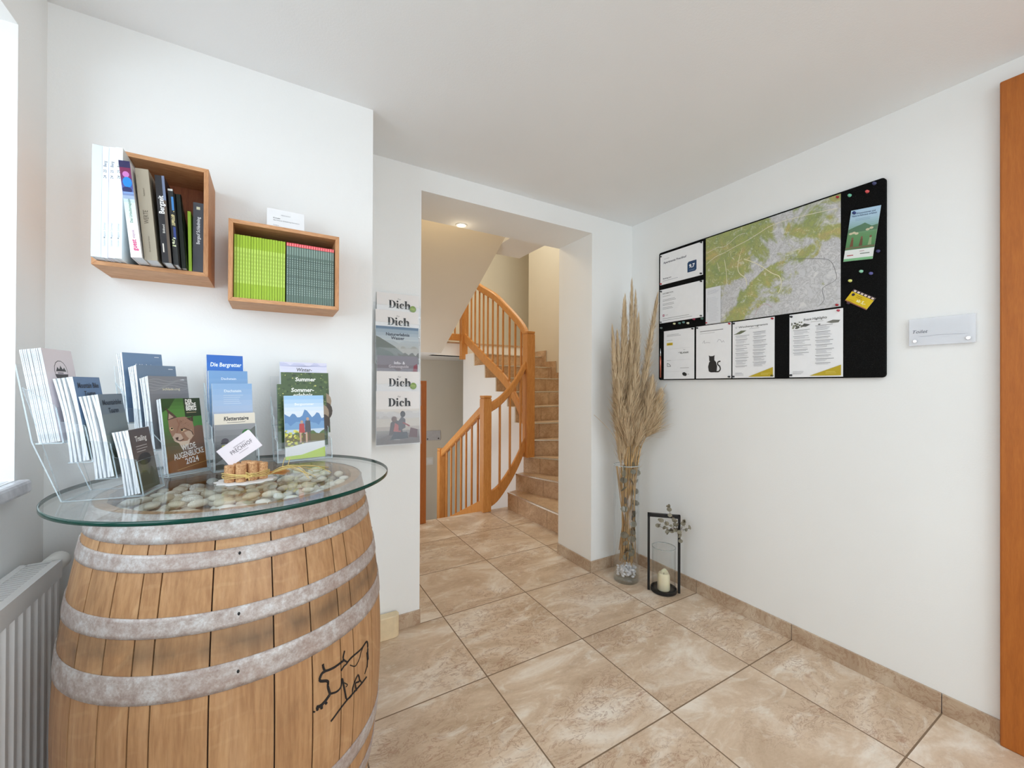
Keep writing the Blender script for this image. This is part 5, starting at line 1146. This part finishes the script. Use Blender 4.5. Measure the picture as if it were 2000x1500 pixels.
def art_yel(A, w_, h_):
    A.rect(0, 0, w_, h_, (222, 190, 30)); A.rect(0, h_*.80, w_, h_, (70, 50, 60)); [A.rect(w_*(.06+.16*i), h_*.83, w_*(.16+.16*i), h_*.96, (230, 214, 200)) for i in range(6)]; A.rect(0, 0, w_, h_*.07, (150, 90, 80)); A.disc(w_*.14, h_*.62, .006, .006, (40, 36, 60)); A.lines(w_*.3, h_*.64, w_*.3, 2, .006, .0016, (140, 90, 20)); A.text('ab 5,-', w_*.42, h_*.26, .012, (250, 244, 190), 'l', bold=.03, width=.036); A.lines(w_*.1, h_*.2, w_*.24, 3, .006, .0012, (176, 136, 20))
a = by(.792, 1.574); sheet('coupon', 'small yellow coupon pinned at a slant under the coloured pins', a[0], a[1], a[0]+.090, a[1]+.054, art_yel, 'coupon', rot=-.62, lift=.003)
# pins
def pin(y, z, col, name, label, group=None, lift=.0018, s=1.0):
    p_ = BF.p(1.7765-y, z-1.2415, lift); m = MB(); n = 10; vs_ = []
    prof = [(.0, 0), (.0052*s, 0), (.0050*s, .0012), (.0026*s, .0022), (.0024*s, .0065), (.0044*s, .0085), (.0040*s, .0105), (0, .0112)]
    for r_, h_ in prof:
        for k in range(n): vs_.append(p_+BF.U*r_*math.cos(2*PI*k/n)+BF.V*r_*math.sin(2*PI*k/n)+BF.N*h_)
    m.add(vs_, [(j*n+k, j*n+(k+1) % n, (j+1)*n+(k+1) % n, (j+1)*n+k) for j in range(len(prof)-1) for k in range(n)], rgb(*col))
    o = m.build('push_pin', M_PRINT, None, smooth=True, org=tuple(p_)); tag(o, label, 'push pin', group)
DKP, RDP = (30, 32, 38), (170, 30, 44)
for y, z, c, l in ((1.758, 2.024, DKP, 'dark push pin at the upper left corner of the 9,7 notice'), (1.475, 2.030, DKP, 'dark push pin at the upper right corner of the 9,7 notice'), (1.757, 1.850, RDP, 'red push pin at the lower left corner of the 9,7 notice'), (1.476, 1.851, DKP, 'dark push pin at the lower right corner of the 9,7 notice'),
                   (1.755, 1.801, DKP, 'dark push pin at the upper left corner of the information sheet'), (1.475, 1.806, DKP, 'dark push pin at the upper right corner of the information sheet'), (1.757, 1.607, (110, 112, 116), 'grey push pin at the lower left corner of the information sheet'), (1.475, 1.608, (90, 96, 90), 'grey push pin at the lower right corner of the information sheet'),
                   (1.438, 1.562, RDP, 'red push pin at the lower left corner of the map'), (.818, 2.030, RDP, 'red push pin at the upper right corner of the map'), (.820, 1.560, RDP, 'red push pin at the lower right corner of the map'),
                   (1.530, 1.540, DKP, 'dark push pin at the upper right of the links sheet'), (1.500, 1.540, DKP, 'dark push pin at the upper left of the cat sheet'), (1.306, 1.541, RDP, 'red push pin at the upper right of the cat sheet'), (1.307, 1.255, DKP, 'dark push pin at the lower right of the cat sheet'),
                   (1.282, 1.538, DKP, 'dark push pin at the upper left of the dense programme'), (1.087, 1.538, RDP, 'red push pin at the upper right of the dense programme'), (1.283, 1.255, DKP, 'dark push pin at the lower left of the dense programme'), (1.088, 1.257, (60, 66, 30), 'olive push pin on the gold corner of the dense programme'),
                   (1.002, 1.534, DKP, 'dark push pin at the upper left of Event Highlights'), (.815, 1.535, (180, 60, 80), 'pink push pin at the upper right of Event Highlights'), (1.003, 1.257, DKP, 'dark push pin at the lower left of Event Highlights')):
    pin(y, z, c, 'push_pin', l)
pin(.757, 1.937, (44, 60, 120), '', 'blue push pin holding the alpine flyer', lift=.0055); pin(.779, 1.560, (60, 44, 60), '', 'purple push pin holding the yellow coupon', lift=.0035)
for y, z, c, l in ((.775, 2.020, (120, 200, 170), 'large mint green pin alone at the top of the board'), (.715, 2.012, (220, 90, 90), 'coral pin alone right of the mint one'), (.692, 2.036, (70, 76, 120), 'dark blue pin in the upper right corner of the board'), (.680, 1.755, (60, 60, 110), 'dark blue pin right of the flyer foot'),
                   (.735, 1.686, (150, 210, 180), 'pale green pin in the cluster under the flyer'), (.703, 1.670, (90, 90, 150), 'violet pin in the cluster under the flyer'), (.773, 1.655, (226, 226, 130), 'pale yellow pin in the cluster under the flyer'),
                   (1.655, 1.585, (226, 226, 180), 'cream pin leftmost in the row under the information sheet'), (1.618, 1.583, (96, 140, 130), 'teal pin in the row under the information sheet'), (1.590, 1.585, (110, 150, 150), 'grey-teal pin in the row under the information sheet'), (1.560, 1.576, (226, 226, 200), 'cream pin rightmost in the row under the information sheet'), (1.520, 1.594, (150, 40, 70), 'wine red pin under the information sheet'), (1.468, 1.590, (70, 110, 96), 'green pin beside the lower left map corner'), (1.752, 1.570, (96, 110, 106), 'grey-green pin above the pen')):
    pin(y, z, c, 'push_pin', l, s=1.25)
pn = thing('ballpoint_pen', 'copper coloured pen hanging upright at the lower left of the board', 'pen', tuple(BF.p(.020, .10, .006))); po = tuple(BF.p(.020, .10, .006))
m = MB(); m.tube([BF.p(.020, .015, .006), BF.p(.020, .12, .006), BF.p(.020, .150, .006)], [.0055, .0058, .0050], 10); m.build('barrel_body', plain('copper', rgb(190, 112, 92), .25, .7), pn, smooth=True, org=po)
m = MB(); m.tube([BF.p(.020, .150, .006), BF.p(.020, .180, .006), BF.p(.020, .200, .006)], [.0045, .0028, .001], 10); m.build('tip', plain('pen_silver', (.75, .75, .76), .2, .9), pn, smooth=True, org=po)

# ================================================================== CLEAR DOOR SIGN
sg = thing('door_sign', 'clear acrylic sign plate with two steel screws beside the door', 'sign', (XW-.012, .502, 1.413)); so_ = (XW-.012, .502, 1.413)
SF = Frame((XW-.012, .590, 1.361), (0, -1, 0), (0, 0, 1))
m = MB(); m.add([SF.p(x, y, z) for z in (-.004, 0) for x, y in ((0, 0), (.176, 0), (.176, .104), (0, .104))], [(3, 2, 1, 0), (4, 5, 6, 7), (0, 1, 5, 4), (1, 2, 6, 5), (2, 3, 7, 6), (3, 0, 4, 7)])
t = NT('mirror_acrylic'); t.base(rgb(228, 230, 236)); t.set(.04, .0); t.b.inputs['Specular IOR Level'].default_value = 1.0; t.b.inputs['Coat Weight'].default_value = 1.0; t.b.inputs['Coat Roughness'].default_value = .02; t.b.inputs['Alpha'].default_value = .55
m.build('pane', t.m, sg, org=so_, bevel=.0015)
for x in (.018, .158): m = MB(); m.tube([SF.p(x, .018, -.012), SF.p(x, .018, .003)], .0065, 14); m.build('screw', plain('chrome_cap', (.85, .85, .86), .15, .9), sg, org=so_, bevel=.001)
A_ = Art(SF, .0004); A_.text('Toilet', .008, .048, .012, (70, 74, 86), 'l', shear=.3, width=.046); A_.line([(.03, .034), (.09, .037), (.15, .034)], .0008, (150, 154, 164)); A_.mb.build('lettering', M_PRINTM, sg, org=so_)

# ================================================================== PAMPAS VASE
VX, VY, VR, VH = 1.905, 1.835, .078, .715
va = thing('glass_vase', 'tall clear cylinder vase in the corner holding pampas grass', 'vase', (VX, VY, 0))
m = MB(); m.lathe([(0, .0008), (VR-.004, .0008), (VR, .005), (VR, VH), (VR-.005, VH), (VR-.005, .035), (0, .03)], seg=48); m.build('glass_body', M_GLASS, va, smooth=True)
m = MB(); m.lathe([(VR+.0001, VH-.003), (VR+.0001, VH), (VR-.005, VH+.0004), (VR-.0051, VH-.003)], seg=48); m.build('rim', M_ACRE, va, smooth=True)
m = MB(); m.lathe([(0, .0012), (VR-.006, .0012), (VR-.006, .03), (0, .029)], seg=40); m.build('thick_foot', thin_glass('foot_glass', (.93, .95, .95), .06, .4), va, smooth=True)
M_PW = pebmat('white_pebble', rgb(226, 226, 230), rgb(240, 240, 244), rgb(250, 250, 252)); pp = None; k = 0; qq = []
for tr in range(4000):
    if len(qq) >= 75: break
    lay = len(qq)//19; rr_ = (VR-.018)*math.sqrt(R.random()); th = R.uniform(0, 2*PI); x, y = rr_*math.cos(th), rr_*math.sin(th)
    if all((x-a)**2+(y-b)**2 > .0125**2 or l != lay for a, b, l in qq):
        qq.append((x, y, lay))
        if pp is None: m = MB(); m.blob((0, 0, 0), .011, .008, .0065, 8, 5); pp = m.build('white_pebble', M_PW, None, smooth=True); o = pp
        else: o = pp.copy(); COL.objects.link(o)
        o.location = (VX+x, VY+y, .042+lay*.0115); o.rotation_euler = (R.uniform(-.5, .5), R.uniform(-.5, .5), R.uniform(0, 6)); tag(o, 'small white pebble at the bottom of the tall vase', 'pebble', 'white pebbles in the vase')
t = NT('pampas'); v = t.coord((1, 1, .3)); f = t.noise(v, 40, 4); oi = t.add('ShaderNodeObjectInfo')
c1 = t.ramp(f, [(.3, rgb(198, 172, 136)), (.7, rgb(232, 214, 182))]); t.base(t.mix(t.math('MULTIPLY', oi.outputs['Random'], .35), c1, rgb(208, 184, 148))); t.set(.9); t.b.inputs['Specular IOR Level'].default_value = .1; M_PAM = t.m
M_STEM = plain('pampas_stem', rgb(202, 164, 108), .7, 0, .2, 20)
def plume(tip, base, plen, wmax, n, label, group, droop=(0, 0), seed=0):
    q = random.Random(seed); T = Vector(tip); B = Vector(base); F0 = Vector((VX+(B.x-VX)*.6+q.uniform(-.02, .02), VY+(B.y-VY)*.6+q.uniform(-.02, .02), .10+q.uniform(0, .05)))
    t_ = thing('pampas_grass', label, 'dried grass', tuple(F0), group); t_['kind'] = 'thing'; og = tuple(F0)
    D = Vector((droop[0], droop[1], 0)); pth = curve([F0, B, B+(T-B)*.5+Vector((q.uniform(-.012, .012), q.uniform(-.012, .012), 0))-D*.3, T], 10)
    m = MB(); m.tube(pth, [.0034-.0024*i/len(pth) for i in range(len(pth))], 5); m.build('stem', M_STEM, t_, smooth=True, org=og)
    L = sum((b-a).length for a, b in zip(pth, pth[1:])); m = MB(); s0 = max(0, 1-plen/L)
    def at(u):
        k_ = min(int(u*(len(pth)-1)), len(pth)-2); r = u*(len(pth)-1)-k_; return pth[k_]+(pth[k_+1]-pth[k_])*r, (pth[k_+1]-pth[k_]).normalized()
    for i in range(n):
        u = q.random(); p_, d_ = at(s0+(1-s0)*u*.985); env = wmax*(math.sin(PI*min(1, (u**.8*.78+.20)))**.9)*(1.0 if q.random() > .12 else 1.9)
        a_ = q.uniform(0, 2*PI); sx = d_.cross(Vector((0, 1, 0))).normalized(); sy = d_.cross(sx)
        out = (sx*math.cos(a_)+sy*math.sin(a_)); ln = q.uniform(.04, .15)*(1-.5*u); sp_ = env*q.uniform(.4, 1.1)
        e1 = p_+out*sp_*.55+d_*ln*.45; e2 = p_+out*sp_+d_*ln; wv = d_.cross(out).normalized()*.0008
        for e_ in (e1, e2):
            e_.x = min(e_.x, XW-.006); e_.y = min(e_.y, YB-.006)
        wv2 = wv*1.8; m.add([p_-wv, p_+wv, e1+wv2, e1-wv2, e2], [(0, 1, 2, 3), (3, 2, 4)])
    m.build('plume', M_PAM, t_, org=og); return t_
PD = [((1.79, 1.84, 1.525), (1.86, 1.84, .72), .62, .022, 'leftmost pampas plume standing apart to the left', -1),
      ((1.83, 1.84, 1.50), (1.87, 1.82, .72), .60, .024, 'pampas plume just right of the leftmost one', -1),
      ((1.872, 1.83, 1.70), (1.90, 1.83, .74), .80, .024, 'tall straight pampas plume left of the centre', 0),
      ((1.905, 1.85, 1.735), (1.91, 1.84, .74), .85, .022, 'pampas plume touching the tallest from the left', 0),
      ((1.952, 1.84, 1.835), (1.93, 1.84, .74), .92, .024, 'tallest pampas plume in the middle of the bunch', 0),
      ((1.985, 1.84, 1.765), (1.95, 1.84, .74), .85, .024, 'pampas plume right behind the tallest one', 0),
      ((2.00, 1.83, 1.62), (1.95, 1.82, .74), .66, .024, 'shorter pampas plume right of the centre', 1),
      ((2.09, 1.76, 1.755), (1.97, 1.82, .74), .78, .028, 'right-hand tall pampas plume leaning to the wall', 1),
      ((2.065, 1.72, 1.14), (1.96, 1.79, .74), .38, .045, 'fluffy pale pampas plume low on the right', 1),
      ((2.02, 1.74, 1.22), (1.95, 1.80, .74), .44, .040, 'fluffy pampas plume in front on the right', 1),
      ((1.80, 1.80, 1.20), (1.87, 1.81, .74), .42, .032, 'bushy pampas plume low on the left', -1),
      ((1.88, 1.78, 1.15), (1.89, 1.80, .74), .42, .036, 'bushy pampas plume low in front', 0),
      ((1.94, 1.80, 1.30), (1.92, 1.81, .74), .50, .034, 'dense pampas plume in the front middle', 0),
      ((1.83, 1.775, 1.02), (1.865, 1.80, .70), .3, .030, 'short bushy pampas plume hanging over the left of the vase rim', -1),
      ((1.93, 1.765, 1.00), (1.90, 1.79, .70), .3, .032, 'short bushy pampas plume over the front of the vase rim', 0),
      ((2.01, 1.79, 1.04), (1.945, 1.81, .70), .3, .030, 'short bushy pampas plume over the right of the vase rim', 1),
      ((1.84, 1.86, 1.36), (1.88, 1.85, .74), .52, .030, 'pampas plume at the back left', -1),
      ((1.97, 1.88, 1.45), (1.93, 1.86, .74), .60, .030, 'pampas plume at the back right', 1)]
for i, (tp_, bs, pl_, wm, lb, s_) in enumerate(PD): plume(tp_, bs, (Vector(tp_)-Vector(bs)).length*1.16, wm*1.7, 2600, lb, 'pampas plumes in the vase', (.02*s_, 0), i)
M_EUC = plain('eucalyptus_leaf', rgb(128, 122, 104), .7, 0, .15, 30); M_TWIG = plain('twig', rgb(104, 80, 60), .8)
def leafdisc(m, c, d, r_, q):
    n_ = Vector((q.uniform(-1, 1), q.uniform(-1, -.2), q.uniform(-.5, .5))).normalized(); a_ = n_.cross(Vector((0, 0, 1))).normalized(); b_ = n_.cross(a_)
    n = 9; vs_ = [c+n_*.0015]+[c+a_*r_*math.cos(2*PI*i/n)+b_*r_*.85*math.sin(2*PI*i/n) for i in range(n)]; vs2_ = [c-n_*.0005]+vs_[1:]
    m.add(vs_, [(0, 1+i, 1+(i+1) % n) for i in range(n)]); m.add([c-n_*.0006]+[p-n_*.0002 for p in vs_[1:]], [(0, 1+(i+1) % n, 1+i) for i in range(n)])
def sprig(name, label, path, nl, r_, seed, group=None, spread=.012):
    q = random.Random(seed); c = curve(path, 6); t_ = thing(name, label, 'eucalyptus', tuple(c[0]), group); og = tuple(c[0])
    m = MB(); m.tube(c, .0014, 5); m.build('twig', M_TWIG, t_, smooth=True, org=og); m = MB()
    for i in range(nl):
        p_ = c[min(len(c)-1, int(len(c)*(.1+.9*i/nl)))]; leafdisc(m, p_+Vector((q.uniform(-1, 1), q.uniform(-1, .2), q.uniform(-.5, .5)))*spread, 0, r_*q.uniform(.75, 1.15), q)
    m.build('leaves', M_EUC, t_, org=og)
EG = 'eucalyptus sprigs in the vase'
sprig('eucalyptus_sprig', 'grey-green eucalyptus sprig inside the glass on its left side', [(VX-.02, VY-.02, .12), (VX-.05, VY-.035, .40), (VX-.055, VY-.03, .71)], 16, .024, 1, EG, .010)
sprig('eucalyptus_sprig', 'grey-green eucalyptus sprig inside the glass on its right side', [(VX+.01, VY-.02, .12), (VX+.045, VY-.03, .36), (VX+.055, VY-.02, .70)], 15, .022, 2, EG, .008)
sprig('eucalyptus_sprig', 'mauve eucalyptus sprig in the middle of the vase front', [(VX, VY-.02, .12), (VX-.005, VY-.055, .36), (VX+.0, VY-.05, .72)], 14, .023, 3, EG, .010)
sprig('eucalyptus_sprig', 'eucalyptus sprig rising over the right rim of the vase', [(VX+.02, VY, .12), (VX+.055, VY-.01, .66), (VX+.095, VY-.03, .90)], 16, .017, 4, EG, .012)
for i, (tx, ty, tz) in enumerate(((2.06, 1.66, 1.215), (2.04, 1.66, 1.16), (1.66, 1.86, 1.03))):
    c = curve([(VX+(.02 if i < 2 else -.02), VY-.03, .74), ((VX+tx)/2+.01, (VY+ty)/2, (.74+tz)/2+.03), (tx, ty, tz)], 8); m = MB(); m.tube(c, .0009, 4)
    o = m.build('curled_grass', M_STEM, None, smooth=True, org=tuple(c[0])); tag(o, ('thin dry blade arching right towards the pinboard', 'thin dry blade just below the other arching one', 'single curled thread of grass sticking out to the left')[i], 'dried grass'); o['kind'] = 'thing'
for i in range(24):
    a_ = R.uniform(0, 2*PI); b_ = a_+R.uniform(1.5, 3); r1, r2 = R.uniform(.01, .05), R.uniform(.03, .064)
    m = MB(); m.tube([(VX+r1*math.cos(a_), VY+r1*math.sin(a_), .10+R.uniform(0, .08)), (VX+r2*math.cos(b_), VY+r2*math.sin(b_), .70)], .0032, 6)
    o = m.build('dry_stalk', M_STEM, None, smooth=True, org=(VX, VY, .1)); tag(o, 'straw coloured stalk standing inside the tall vase', 'dried grass', 'bare stalks in the vase')

# ================================================================== LANTERN AND CANDLE
LC = Vector((1.990, 1.622, 0)); LU = Vector((.70, -.714, 0)).normalized(); LN = Vector((-LU.y, LU.x, 0))
lt_ = thing('lantern', 'black metal frame lantern with a glass cylinder on the floor by the vase', 'lantern', tuple(LC)); lo = tuple(LC); LM = Matrix(((LU.x, LN.x, 0, LC.x), (LU.y, LN.y, 0, LC.y), (0, 0, 1, 0), (0, 0, 0, 1)))
hw = .084
for s_ in (-1, 1): m = MB(); m.box(s_*hw-.0065, s_*hw+.0065, -.010, .010, 0, .452, mat=LM); m.build('upright', M_METALB, lt_, org=lo, bevel=.001)
m = MB(); m.box(-hw-.0065, hw+.0065, -.010, .010, .432, .452, mat=LM); m.build('handle_bar', M_METALB, lt_, org=lo, bevel=.001)
m = MB(); m.lathe([(0, .002), (.068, .002), (.0725, .004), (.0725, .022), (.069, .022), (.067, .010), (0, .009)], LC, 40); m.build('tray', M_METALB, lt_, smooth=False, org=lo)
m = MB(); m.lathe([(.0635, .0105), (.0665, .0105), (.0665, .262), (.0635, .262), (.0635, .0105)], LC, 40); m.build('glass_cylinder', M_GLASS, lt_, smooth=False, org=lo)
m = MB(); m.lathe([(.0667, .259), (.0667, .2622), (.0633, .2622), (.0633, .259)], LC, 40); m.build('glass_rim', edgemat('grey_rim', rgb(150, 160, 160), .5), lt_, smooth=True, org=lo)
cn = thing('pillar_candle', 'ivory pillar candle with a melted top inside the lantern', 'candle', (LC.x, LC.y, .0095)); co = (LC.x, LC.y, .0095)
m = MB(); n = 28; pr = [(.034, 0), (.035, .003), (.035, .098), (.033, .102), (.028, .098), (.0, .086)]; vs_ = []
for j, (r_, z) in enumerate(pr):
    for i in range(n):
        a_ = 2*PI*i/n; dz = (.010*math.sin(a_*2+.6)+.005*math.sin(a_*3)) if j in (2, 3) else 0; vs_.append((LC.x+r_*math.cos(a_), LC.y+r_*math.sin(a_), .0097+z+dz-(.006 if j in (2, 3) else 0)))
m.add(vs_, [(j*n+i, j*n+(i+1) % n, (j+1)*n+(i+1) % n, (j+1)*n+i) for j in range(len(pr)-1) for i in range(n)]+[tuple(range(n))[::-1]])
wx = plain('ivory_wax', rgb(238, 228, 194), .45, 0, .02); wx.node_tree.nodes['Principled BSDF'].inputs['Subsurface Weight'].default_value = .3; wx.node_tree.nodes['Principled BSDF'].inputs['Subsurface Radius'].default_value = (.02, .012, .006)
m.build('wax_body', wx, cn, smooth=True, org=co)
m = MB(); m.tube([(LC.x, LC.y, .094), (LC.x+.001, LC.y, .102), (LC.x+.003, LC.y, .107)], .0012, 6); m.build('wick', M_METALB, cn, org=co)
top = LC+LU*.05+Vector((0, 0, .40))
eu = thing('eucalyptus_sprig', 'branching eucalyptus sprig hung over the right corner of the lantern frame', 'eucalyptus', tuple(top)); eo = tuple(top); q = random.Random(5); mt_, ml = MB(), MB()
def LP(u, z, n_=-.02): return LC+LU*u+LN*n_+Vector((0, 0, z))
brs = [[LP(.075, .36), LP(.06, .42), LP(.03, .47), LP(.015, .512)], [LP(.075, .36), LP(.045, .385), LP(.01, .40), LP(-.028, .43)], [LP(.075, .36), LP(.04, .365), LP(.0, .375), LP(-.035, .385)], [LP(.075, .36), LP(.10, .40), LP(.11, .43)], [LP(.075, .36), LP(.10, .375), LP(.135, .385)], [LP(.092, .30), LP(.08, .34), LP(.06, .40)], [LP(.075, .36), LP(.05, .38), LP(.03, .36), LP(.01, .355)]]
for b in brs:
    c = curve(b, 5)
    for p_ in c: p_.x = min(p_.x, XW-.03)
    mt_.tube(c, .0011, 4)
    for i in range(7):
        p_ = c[int((len(c)-1)*(.25+.75*i/6))]+Vector((q.uniform(-1, 1), q.uniform(-1, .3), q.uniform(-1, 1)))*.009; leafdisc(ml, p_, 0, q.uniform(.009, .0155), q)
mt_.build('twig', M_TWIG, eu, org=eo); ml.build('leaves', M_EUC, eu, org=eo)
